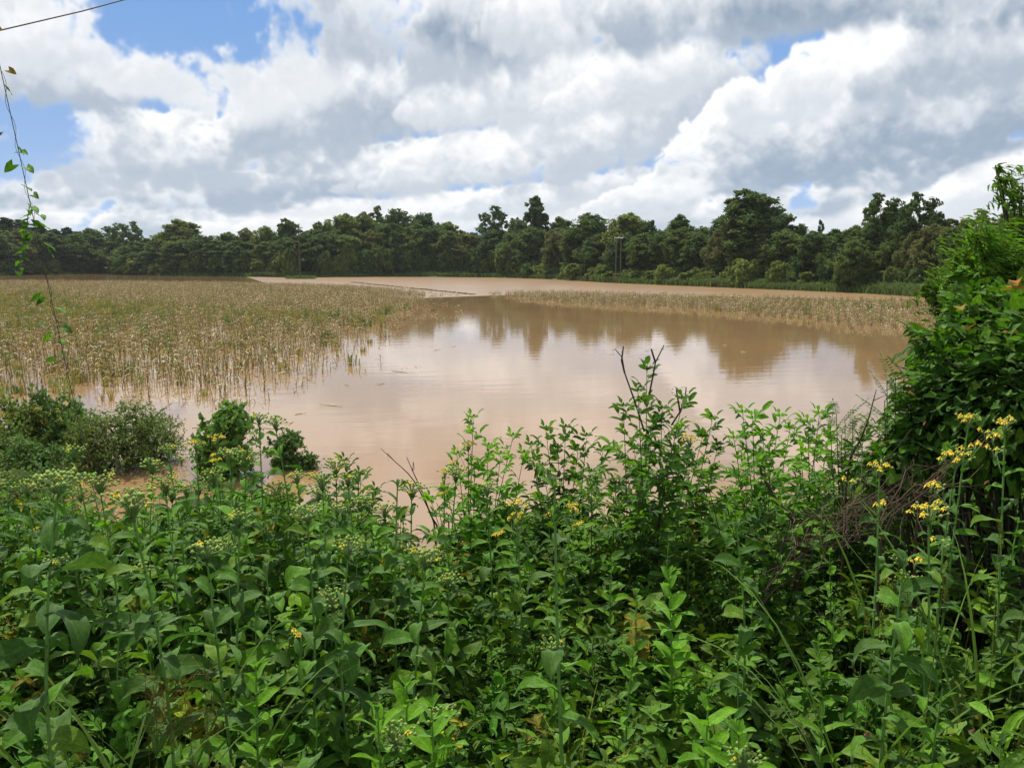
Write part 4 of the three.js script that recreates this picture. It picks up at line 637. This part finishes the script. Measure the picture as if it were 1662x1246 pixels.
// ---------------------------------------------------------------- the big vine covered bush and the trees at the right
{
  const R = rng(91);
  const blobs = [[1600, 580, 5.7, 0.5, 0.48], [1665, 560, 5.9, 0.5, 0.5], [1560, 650, 5.4, 0.42, 0.48], [1630, 670, 5.3, 0.6, 0.55], [1515, 690, 5.3, 0.33, 0.32], [1572, 530, 5.8, 0.17, 0.34], [1700, 640, 5.3, 0.6, 0.6], [1535, 590, 5.5, 0.16, 0.3], [1630, 530, 5.9, 0.22, 0.26], [1480, 740, 5.2, 0.25, 0.25], [1440, 760, 5.3, 0.25, 0.2]].map(([px, py, d, rx, ry]) => [atDist(px, py, d), rx, ry]);
  const foot = V(blobs[3][0].x, ground(blobs[3][0].x, blobs[3][0].z), blobs[3][0].z), t = thing('vine_covered_bush', 'big dark bush smothered in heart leaved vines at the right', 'bush', foot), wood = new Build(), singles = [], mass = heartG.map(() => [[], []]);
  for (const [c, rx, ry] of blobs) {
    const p = c.clone().sub(foot);
    for (let k = 0; k < 9; k++) { const e = p.clone().add(V((R() * 2 - 1) * rx * 0.6, (R() * 1.2 - 0.6) * ry, (R() * 2 - 1) * rx * 0.6)), s = V((R() - 0.5) * 0.5, 0, (R() - 0.5) * 0.5); wood.tube([s, s.clone().lerp(e, 0.5).add(V((R() - 0.5) * 0.3, 0.15, (R() - 0.5) * 0.3)), e], [0.014, 0.009, 0.003], 4); }
    const n = Math.round(2000 * rx * ry / 0.4);
    for (let k = 0; k < n; k++) {
      const d = V(R() * 2 - 1, R() * 2 - 1, R() * 2 - 1); if (d.lengthSq() > 1) { k--; continue; } d.normalize(); const rr = Math.pow(R(), 0.4) * (0.8 + 0.25 * noise3(d.x * 2 + c.x, d.y * 2, d.z * 2)), q = p.clone().add(V(d.x * rx * rr, d.y * ry * rr, d.z * rx * rr));
      const out = d.clone().add(V(R() - 0.5, -0.35 + 0.5 * (R() - 0.5), R() - 0.5)), s = 0.035 + 0.06 * R() * R() + 0.012 * R(), m = frame(q, out, (R() - 0.5) * 1.2, s, s * (0.8 + 0.2 * R()));
      singles.push([q.clone().add(foot).distanceTo(camera.position) - s * 6 - rr * 0.2, m, s]);
    }
  }
  singles.sort((a, b) => a[0] - b[0]);
  singles.forEach(([, m], i) => { const k = Math.floor(R() * 3); if (i % 4 === 0 && i < 1100) put(part('leaf', heartG[k], R() < 0.015 ? rustLeaf[Math.floor(R() * 2)] : vineLeaf[Math.floor(R() * 5)], t), m); else { mass[k][0].push(m); const l = 0.65 + 0.75 * R(); mass[k][1].push(new THREE.Color().setRGB(l * (0.85 + 0.4 * R()), l, l * (0.8 + 0.3 * R()))); } });
  M.vineMass = leafMaterial(0.052, 0.11, 0.026, 0.36, 0.32);
  mass.forEach(([m, c], i) => stuff('leaf_mass', null, null, heartG[i], M.vineMass, m, c, t));
  part('branches', wood.geometry(), M.darkStem, t);
  // the vine runner that climbs the bush's left edge
  const v = thing('climbing_vine', 'yellow green vine shoot climbing the left edge of the big bush', 'vine', foot), run = [[1500, 690], [1520, 620], [1530, 560], [1546, 500], [1556, 455], [1566, 432]].map(([px, py]) => atDist(px, py, 5.2).sub(foot)), cv = new THREE.CatmullRomCurve3(run);
  part('stem', new Build().tube(cv.getPoints(20), Array.from({ length: 21 }, (_, k) => 0.006 - 0.0002 * k), 5).geometry(), M.stem, v);
  for (let s = 0; s < 1; s += 0.02) put(part('leaf', heartG[Math.floor(R() * 3)], [vineLeaf[4], vineLeaf[2], fresh[0], vineLeaf[1]][Math.floor(R() * 4)], v), frame(cv.getPoint(s), around(R, -0.3 + 0.6 * R()), (R() - 0.5), 0.05 + 0.05 * R(), 0.05 + 0.035 * R()));
  for (const [px, py, m] of [[1650, 458, 0], [1560, 500, 1], [1575, 532, 1], [1640, 470, 1]]) put(part('rusty_leaf', heartG[1], rustLeaf[m], v), frame(atDist(px, py, 5.0).sub(foot), V(R() - 0.5, 0.1, 0.6), 0.3, 0.1, 0.07));
  { const bud = blade({ shape: oval, droop: 0.1, lift: 0.1, fold: 0.9, segs: 4, seed: 77 }).geometry(), mauve = leafMaterial(0.32, 0.11, 0.5, 0.4, 0.1); for (const [px, py, d] of [[1416, 738, 4.8], [1598, 786, 4.4], [1500, 690, 5], [1575, 1190, 3], [1404, 1194, 2.9], [1540, 640, 5]]) put(part('purple_bud', bud, mauve, v), frame(atDist(px, py, d).sub(foot), V(R() - 0.5, 0.6, 0.4), R() * 3, 0.03, 0.024)); }
  // side spray reaching over the water
  const sp = thing('leafy_spray', 'spray of dark leaflets reaching from the bush over the water', 'branch', foot), arm = [[1560, 600], [1525, 575], [1495, 548]].map(([px, py]) => atDist(px, py, 5.0).sub(foot));
  part('twig', new Build().tube(arm, [0.006, 0.004, 0.002], 4).geometry(), M.darkStem, sp);
  const sc = new THREE.QuadraticBezierCurve3(...arm); for (let s = 0.2; s <= 1; s += 0.07) for (const side of [-1, 1]) put(part('leaf', fiveG[Math.floor(R() * 3)], vineLeaf[3], sp), frame(sc.getPoint(s), V(-0.5 + (R() - 0.5) * 0.7, side * 0.5 + (R() - 0.5) * 0.6, R() - 0.5), R() - 0.5, 0.11 + 0.04 * R(), 0.12));

  // the young trees behind the bush: narrow wind blown leaves
  const tree = (label, d, list, footPx, leafLen, mats, per) => {
    const c = atDist(footPx, 500, d), base = V(c.x, Math.max(0, ground(c.x, c.z)), c.z), g = thing('young_tree', label, 'tree', base), trunk = new Build(), crown = [new Build(), new Build(), new Build()];
    const top = atDist(list[0][0], list[0][1], d).sub(base), mainCurve = new THREE.CatmullRomCurve3([V(0, -0.2, 0), V(0.15, top.y * 0.35, 0), top.clone().multiplyScalar(0.72).add(V(0.22, 0, 0)), top]), pts = mainCurve.getPoints(10);
    trunk.tube(pts, pts.map((_, k) => 0.032 * (1 - 0.09 * k) + 0.003), 6);
    for (const [px, py, spread, few = per] of list) {
      const tip = atDist(px, py, d + (R() - 0.5) * 1.2).sub(base), from = mainCurve.getPoint(clamp(tip.y / top.y - 0.3, 0.15, 0.72)), bc = new THREE.QuadraticBezierCurve3(from, from.clone().lerp(tip, 0.55).add(V(0, 0.25, 0)), tip), bp = bc.getPoints(6); trunk.tube(bp, bp.map((_, k) => 0.018 * (1 - 0.13 * k)), 4);
      for (let k = 0; k < few; k++) {
        const s = 0.35 + 0.65 * Math.pow(R(), 0.7), q = bc.getPoint(s), o = V(R() - 0.5, R() - 0.45, R() - 0.5).multiplyScalar(spread * 2 * (0.3 + 0.7 * R())), e = q.clone().add(o); if (k % 6 === 0) trunk.tube([q, e], [0.004, 0.0015], 3);
        for (let j = 0; j < 4; j++) { const l = leafLen * (0.7 + 0.6 * R()); crown[Math.floor(R() * 3)].add(smallB, frame(e.clone().addScaledVector(o, -0.14 * j), V(0.7 + (R() - 0.5) * 1.4, -0.25 + (R() - 0.5) * 0.9, (R() - 0.5) * 1.6), (R() - 0.5) * 2, l, l * 0.3)); }
      }
    }
    part('trunk', trunk.geometry(), M.darkStem, g);
    const cr = part('crown', crown[0].geometry(), mats[0], g); part('leaves', crown[1].geometry(), mats[1], cr); part('leaves', crown[2].geometry(), mats[2], cr);
  };
  const blown = [[0.07, 0.12, 0.05], [0.11, 0.165, 0.07], [0.055, 0.095, 0.045]].map((c) => leafMaterial(...c, 0.36, 0.45));
  tree('slender young tree with wind blown top at the right picture edge', 9.5, [[1616, 268, 0.16, 24], [1642, 276, 0.18, 22], [1660, 296, 0.2, 20], [1622, 304, 0.2, 18], [1655, 326, 0.22, 26], [1640, 345, 0.2], [1658, 370, 0.24], [1620, 368, 0.2], [1605, 385, 0.2], [1668, 395, 0.26], [1636, 395, 0.26]], 1650, 0.1, blown, 44);
  tree('light green young tree with pale leaves behind the big bush', 8.6, [[1585, 382, 0.22], [1562, 402, 0.25], [1606, 398, 0.28], [1548, 428, 0.26], [1635, 412, 0.3], [1578, 436, 0.3], [1650, 430, 0.32], [1612, 446, 0.32], [1540, 456, 0.24], [1680, 430, 0.34]], 1610, 0.1, [blown[1], blown[0], fresh[1]], 84);
  tree('low leafy young tree over the water between the bush and the far shore', 12, [[1530, 440, 0.35], [1515, 455, 0.3], [1548, 430, 0.35], [1500, 468, 0.25], [1540, 470, 0.35], [1565, 460, 0.35]], 1545, 0.12, blown, 60);
}
// ---------------------------------------------------------------- dead brush, twigs, grasses, wires
{
  const R = rng(95);
  const c = atDist(1400, 830, 4.6), pile = thing('brush_pile', 'heap of dead brown brush leaning against the right bush', 'brush', V(c.x, ground(c.x, c.z), c.z));
  const twigs = []; for (let i = 0; i < 6; i++) { const b = new Build(), n = 6, p = [], L = 0.55 + 0.5 * R(); for (let k = 0; k <= n; k++) p.push(V(L * (k / n - 0.5), 0.06 * Math.sin(k * 1.1 + i) + 0.03 * (R() - 0.5), 0.05 * (R() - 0.5))); b.tube(p, p.map((_, k) => 0.0034 * (1 - 0.11 * k) + 0.0008), 4); for (let k = 0; k < 4; k++) { const s = p[1 + k], e = s.clone().add(V(0.08 + 0.1 * R(), (R() - 0.4) * 0.14, (R() - 0.5) * 0.16)); b.tube([s, e], [0.0026, 0.001], 3); } twigs.push(b.geometry()); }
  for (let i = 0; i < 90; i++) { const t = R(), p = atDist(lerp(1255, 1530, t) + (R() - 0.5) * 50, lerp(900, 770, t) + (R() - 0.5) * 66, 4.75 + (R() - 0.3) * 0.7).sub(pile.position), m = part('twig', twigs[i % 6], i % 3 ? M.deadWood : M.paleDead, pile); m.position.copy(p); m.rotation.set((R() - 0.5) * 2, (R() - 0.5) * 2.4, 0.5 + (R() - 0.5) * 1.5); { const z = 0.25 + 0.6 * R(), w = z * (0.7 + 1.4 * R() * R()); m.scale.set(z, w, w); }; }
  for (const [list, d, w, label] of [
    [[[705, 852], [690, 815], [668, 775], [640, 748], [618, 728]], 6.2, 0.008, 'bare brown twig with hooked tip, the left one before the water'], [[[712, 860], [700, 838], [686, 800], [670, 765], [660, 742]], 6.0, 0.009, 'bare brown twig leaning up, the right one before the water'],
    [[[726, 830], [718, 850], [712, 825], [708, 815]], 5.9, 0.006, 'short dark twig beside the centre shrub'], [[[1380, 745], [1396, 715], [1410, 680], [1418, 650], [1423, 632]], 5.3, 0.009, 'thin dead branch standing left of the big bush'], [[[1292, 850], [1262, 815], [1240, 775], [1234, 762]], 5.0, 0.022, 'dark broken branch stub inside the right thicket'], [[[1500, 790], [1540, 755], [1590, 715], [1640, 690]], 4.8, 0.009, 'long dead branch slanting over the brush pile'], [[[1440, 850], [1500, 800], [1560, 740], [1600, 700]], 4.6, 0.007, 'thin dead branch slanting in front of the dark hollow'],
  ]) { const pts = list.map(([px, py]) => atDist(px, py, d)), b0 = pts[0].clone(); b0.y = Math.max(ground(b0.x, b0.z), b0.y - 0.8); const t = thing('bare_twig', label, 'twig', b0), loc = [V(0, 0, 0), ...pts.map((p) => p.clone().sub(b0))]; part('branch', new Build().tube(new THREE.CatmullRomCurve3(loc).getPoints(14), Array.from({ length: 15 }, (_, k) => w * (1 - 0.055 * k)), 6).geometry(), M.deadWood, t); const e = loc[loc.length - 1]; part('side_twig', new Build().tube([loc[loc.length - 2], e.clone().add(V(0.05, -0.03, 0.02)), e.clone().add(V(0.06, -0.09, 0.02))], [w * 0.4, w * 0.25, w * 0.1], 4).geometry(), M.deadWood, t); }
  // grasses
  M.blade = leafMaterial(0.1, 0.16, 0.05, 0.35, 0.25); M.straw = leafMaterial(0.34, 0.27, 0.15, 0.3, 0.05); M.seed = leafMaterial(0.2, 0.22, 0.07, 0.3, 0.0); M.purpleSeed = leafMaterial(0.2, 0.12, 0.1, 0.2, 0.0);
  for (const [px, py, d, label, n, seeds] of [[1505, 930, 3.3, 'foxtail grass with bristly head, upper one at the right', 5, 'fox'], [1395, 985, 3.0, 'tuft of leaning pale grass blades in the right thicket', 12, 'fox'], [1645, 850, 3.3, 'foxtail grass with drooping head at the right picture edge', 5, 'fox'], [225, 1090, 2.8, 'dry grass with purple seed sprays low in the left thicket', 8, 'spray'], [330, 1100, 2.75, 'fine seeding grass among the dark leaves at the bottom left', 8, 'spray'], [130, 1170, 2.6, 'tuft of long grass blades at the bottom left', 12, null], [20, 700, 21, 'pale grass tuft leaning out of the left waterside growth', 26, null], [940, 1170, 3.2, 'clump of dry straw stalks in the dark gap at the bottom', 14, 'straw']]) {
    const top = atDist(px, py, d), g = ground(top.x, top.z), base = V(top.x, Math.max(g, -0.2), top.z), H = Math.max(0.4, top.y - base.y), t = thing('grass_tuft', label, 'grass', base);
    for (let k = 0; k < n; k++) { const b = new Build(), a = R() * 6.28, L = H * (0.75 + 0.35 * R()); ribbon(b, V((R() - 0.5) * 0.1, L * 0.25, (R() - 0.5) * 0.1), V(Math.cos(a) * 0.35, 1, Math.sin(a) * 0.35).normalize(), L * 0.95, seeds === 'straw' ? 0.006 : 0.013, 0.9 + 0.9 * R(), (R() - 0.5) * 2, R, null, 8); part('blade', b.geometry(), seeds === 'straw' ? M.straw : M.blade, t); }
    if (seeds === 'fox' || seeds === 'spray') for (let k = 0; k < 2; k++) { const e = V((R() - 0.5) * 0.15, H, (R() - 0.5) * 0.1), b = new Build(); b.tube([V(0, 0, 0), e.clone().multiplyScalar(0.6), e], [0.002, 0.0016, 0.001], 3); for (let j = 0; j < (seeds === 'fox' ? 130 : 60); j++) { const s = R() * (seeds === 'fox' ? 0.1 : 0.25), q = e.clone().add(V(s * 0.15, -s, 0)), o = around(R, 0.5).multiplyScalar(seeds === 'fox' ? 0.008 + 0.004 * R() : 0.02 + 0.06 * R()); b.tube([q, q.clone().add(o)], [0.0012, 0.0006], 3); if (seeds === 'spray') b.tube([q.clone().add(o), q.clone().addScaledVector(o, 1.12)], [0.002, 0.001], 3); } part('seed_head', b.geometry(), seeds === 'fox' ? M.seed : M.purpleSeed, t); }
  }
  // guy wire with its sparse vine, and the cable at the top left
  M.wire = new THREE.MeshStandardMaterial({ color: new THREE.Color().setRGB(0.14, 0.11, 0.09), roughness: 0.7, metalness: 0.3 });
  const A = atDist(152, 800, 5.4), B = atDist(-30, -25, 4.9), at = (py) => { const s = (py - 800) / (-825); return A.clone().lerp(B, s); };
  const low = V(A.x, ground(A.x, A.z), A.z), w = thing('guy_wire', 'thin guy wire slanting up to the left picture edge', 'wire', low);
  const foot = A.clone().add(A.clone().sub(B).normalize().multiplyScalar(1.2)); part('wire_strand', new Build().tube([foot, A, B].map((p) => p.clone().sub(low)), [0.0026, 0.0026, 0.0022], 6).geometry(), M.wire, w);
  const vine = thing('wire_vine', 'sparse green vine climbing the slanting guy wire', 'vine', low), vb = new Build(), spiral = []; for (let k = 0; k <= 90; k++) { const p = at(lerp(800, -20, k / 90)), a = k * 0.9; spiral.push(p.add(V(Math.cos(a) * 0.011, 0, Math.sin(a) * 0.011)).sub(low)); }
  part('stem', vb.tube(spiral, spiral.map(() => 0.0012), 4).geometry(), M.deadWood, vine);
  const spots = [30, 33, 90, 92, 118, 180, 184, 205, 210, 228, 232, 262, 274, 294, 306, 318, 322, 340, 344, 352, 356, 362, 436, 444, 458, 484, 490, 506, 512, 536, 545];
  for (const py of spots) { const side = R() < 0.5 ? -1 : 1, p = at(py).add(V(side * (0.01 + 0.05 * R()), 0, 0.03)).sub(low), s = 0.045 + 0.02 * R(); put(part('leaf', heartG[Math.floor(R() * 3)], py < 110 ? rustLeaf[1] : vineLeaf[Math.floor(R() * 5)], vine), frame(p, V(side * 0.6, -0.5 * R(), R() - 0.2), (R() - 0.5) * 2, s, s * 0.8)); }
  const hang = [[47, 335], [42, 370], [36, 405], [30, 445]].map(([px, py]) => atDist(px, py, 5.1).sub(low)); part('stem', new Build().tube(hang, [0.003, 0.0026, 0.002, 0.0012], 4).geometry(), M.stem, vine);
  const hc = new THREE.CatmullRomCurve3(hang); for (let s = 0; s <= 1; s += 0.07) put(part('leaf', heartG[Math.floor(R() * 3)], [fresh[0], vineLeaf[2], vineLeaf[1]][Math.floor(R() * 3)], vine), frame(hc.getPoint(s), around(R, -0.3), R(), 0.04 + 0.015 * R(), 0.035));
  const c0 = atDist(-120, 77, 11), c1 = atDist(330, -36, 12.5), mid = c0.clone().lerp(c1, 0.5).add(V(0, -0.03, 0)), cable = thing('overhead_cable', 'overhead cable crossing the top left corner of the sky', 'cable', c0); part('cable_strand', new Build().tube([V(0, 0, 0), mid.sub(c0), c1.clone().sub(c0)], [0.008, 0.008, 0.008], 6).geometry(), M.wire, cable);
}
// ---------------------------------------------------------------- straw adrift by the field's edge
{
  const R = rng(99);
  for (let i = 0; i < 16; i++) {
    const [px, py] = i < 12 ? [330 + 420 * R(), 0] : [1150 + 290 * R(), 560], p = onPlane(px, i < 12 ? along([[330, 690], [450, 670], [560, 645], [640, 600], [750, 540]], px) + 30 * R() : py + 20 * R());
    const t = thing('floating_straw', i < 12 ? 'broken corn straw drifting on the water off the near field edge' : 'pale straw drifting on the open water before the far corn strip', 'straw', V(p.x, 0.004, p.z), i < 12 ? 'straw off the near field edge' : 'straw before the far strip'), b = new Build(), a = R() * 6.28, L = 0.2 + 0.35 * R(), d = V(Math.cos(a), 0, Math.sin(a));
    b.tube([d.clone().multiplyScalar(-L), V(0, 0.02 * R(), 0), d.clone().multiplyScalar(L).add(V(0, 0.05 * R(), 0))], [0.012, 0.011, 0.007], 5, [0.42, 0.31, 0.18]);
    part('stalk', b.geometry(), M.corn, t); const l = new Build(); ribbon(l, V(0, 0.01, 0), V(-d.z, 0.5, d.x).normalize(), 0.3, 0.04, 1.2, 1, R, [0.5, 0.4, 0.26]); part('leaf', l.geometry(), M.corn, t);
  }
}
// ---------------------------------------------------------------- bushes standing in the water at the left
{
  const R = rng(97); let q0 = null;
  const wet = (seed, leaf, per, lobes, spread, low = 0.05) => treeVariant(seed, { height: 2, spread, low, lobes, leaf, per, loose: 1 });
  const kinds = [wet(301, 0.07, 260, 16, 1.0), wet(302, 0.13, 90, 15, 0.85), wet(303, 0.05, 250, 18, 1.1)];
  const mats = [[0.13, 0.2, 0.045], [0.13, 0.26, 0.045], [0.17, 0.24, 0.05], [0.1, 0.19, 0.042]].map(([r, g, b]) => new THREE.MeshPhysicalMaterial({ color: new THREE.Color().setRGB(r, g, b), vertexColors: true, roughness: 1, specularIntensity: 0.4, transmission: 0.38, thickness: 0, side: THREE.DoubleSide }));
  for (const [px, top, base, wpx, k, m, label] of [
    [205, 662, 758, 140, 2, 0, 'fine leaved bush standing in the water, widest of the left waterside'], [258, 674, 745, 84, 2, 0, 'fine leaved bush at the right end of the left waterside growth'], [150, 680, 765, 90, 2, 2, 'olive bush between the dark bush and the pool'],
    [372, 664, 772, 92, 1, 1, 'round leaved bush standing in the water behind the yellow flowers'], [345, 700, 775, 60, 1, 1, 'small round leaved bush on the left of the taller one'], [466, 705, 758, 62, 1, 3, 'low round leaved bush alone in the water right of the yellow flowers'], [500, 738, 760, 34, 1, 3, 'tiny leafy outlier at the right of the low round leaved bush'],
    [82, 640, 760, 100, 0, 3, 'dark leafy bush at the left waterside under the slanting wire'], [30, 652, 770, 110, 0, 2, 'olive bush with yellow flowers at the left picture edge'], [125, 655, 740, 60, 0, 1, 'green bush just right of the slanting wire foot'], [-20, 690, 800, 120, 0, 0, 'bush cut by the left picture edge'], [60, 720, 820, 120, 0, 3, 'dark bush below the olive one at the left picture edge'], [20, 770, 860, 130, 2, 0, 'low weedy bush at the left picture edge below the dark bush'],
  ]) {
    const p = onPlane(px, base), d = Math.hypot(p.x, p.z), h = atDist(px, top, d).y, y = Math.max(-0.15, ground(p.x, p.z)), t = thing('waterside_bush', label, 'bush', V(p.x, y, p.z)), w = (wpx / FOC) * d / 2;
    t.rotation.y = R() * 6; t.scale.set(w / kinds[k].spread, (h - y) / 2, w / kinds[k].spread);
    part('stems', kinds[k].trunk, M.darkStem, t); part('foliage', kinds[k].crown, mats[m], t);
    if (/with yellow|under the slanting/.test(label)) { const b = new Build(); for (let i = 0; i < 240; i++) { const q = i % 12 ? q0 : (q0 = V((R() - 0.5) * 1.3, 1.35 + 0.5 * R(), (R() - 0.5) * 1.3)); ball(b, V(q.x + (R() - 0.5) * 0.16, q.y + (R() - 0.5) * 0.1, q.z + (R() - 0.5) * 0.16), 0.011 + 0.01 * R(), [0.62, 0.46, 0.04], 4); } part('blossom', b.geometry(), M.flower, t); }
  }
}
// thin summer haze over the far shore
scene.fog = new THREE.FogExp2(0xdfe8ee, 0.00009);
renderer.render(scene, camera);
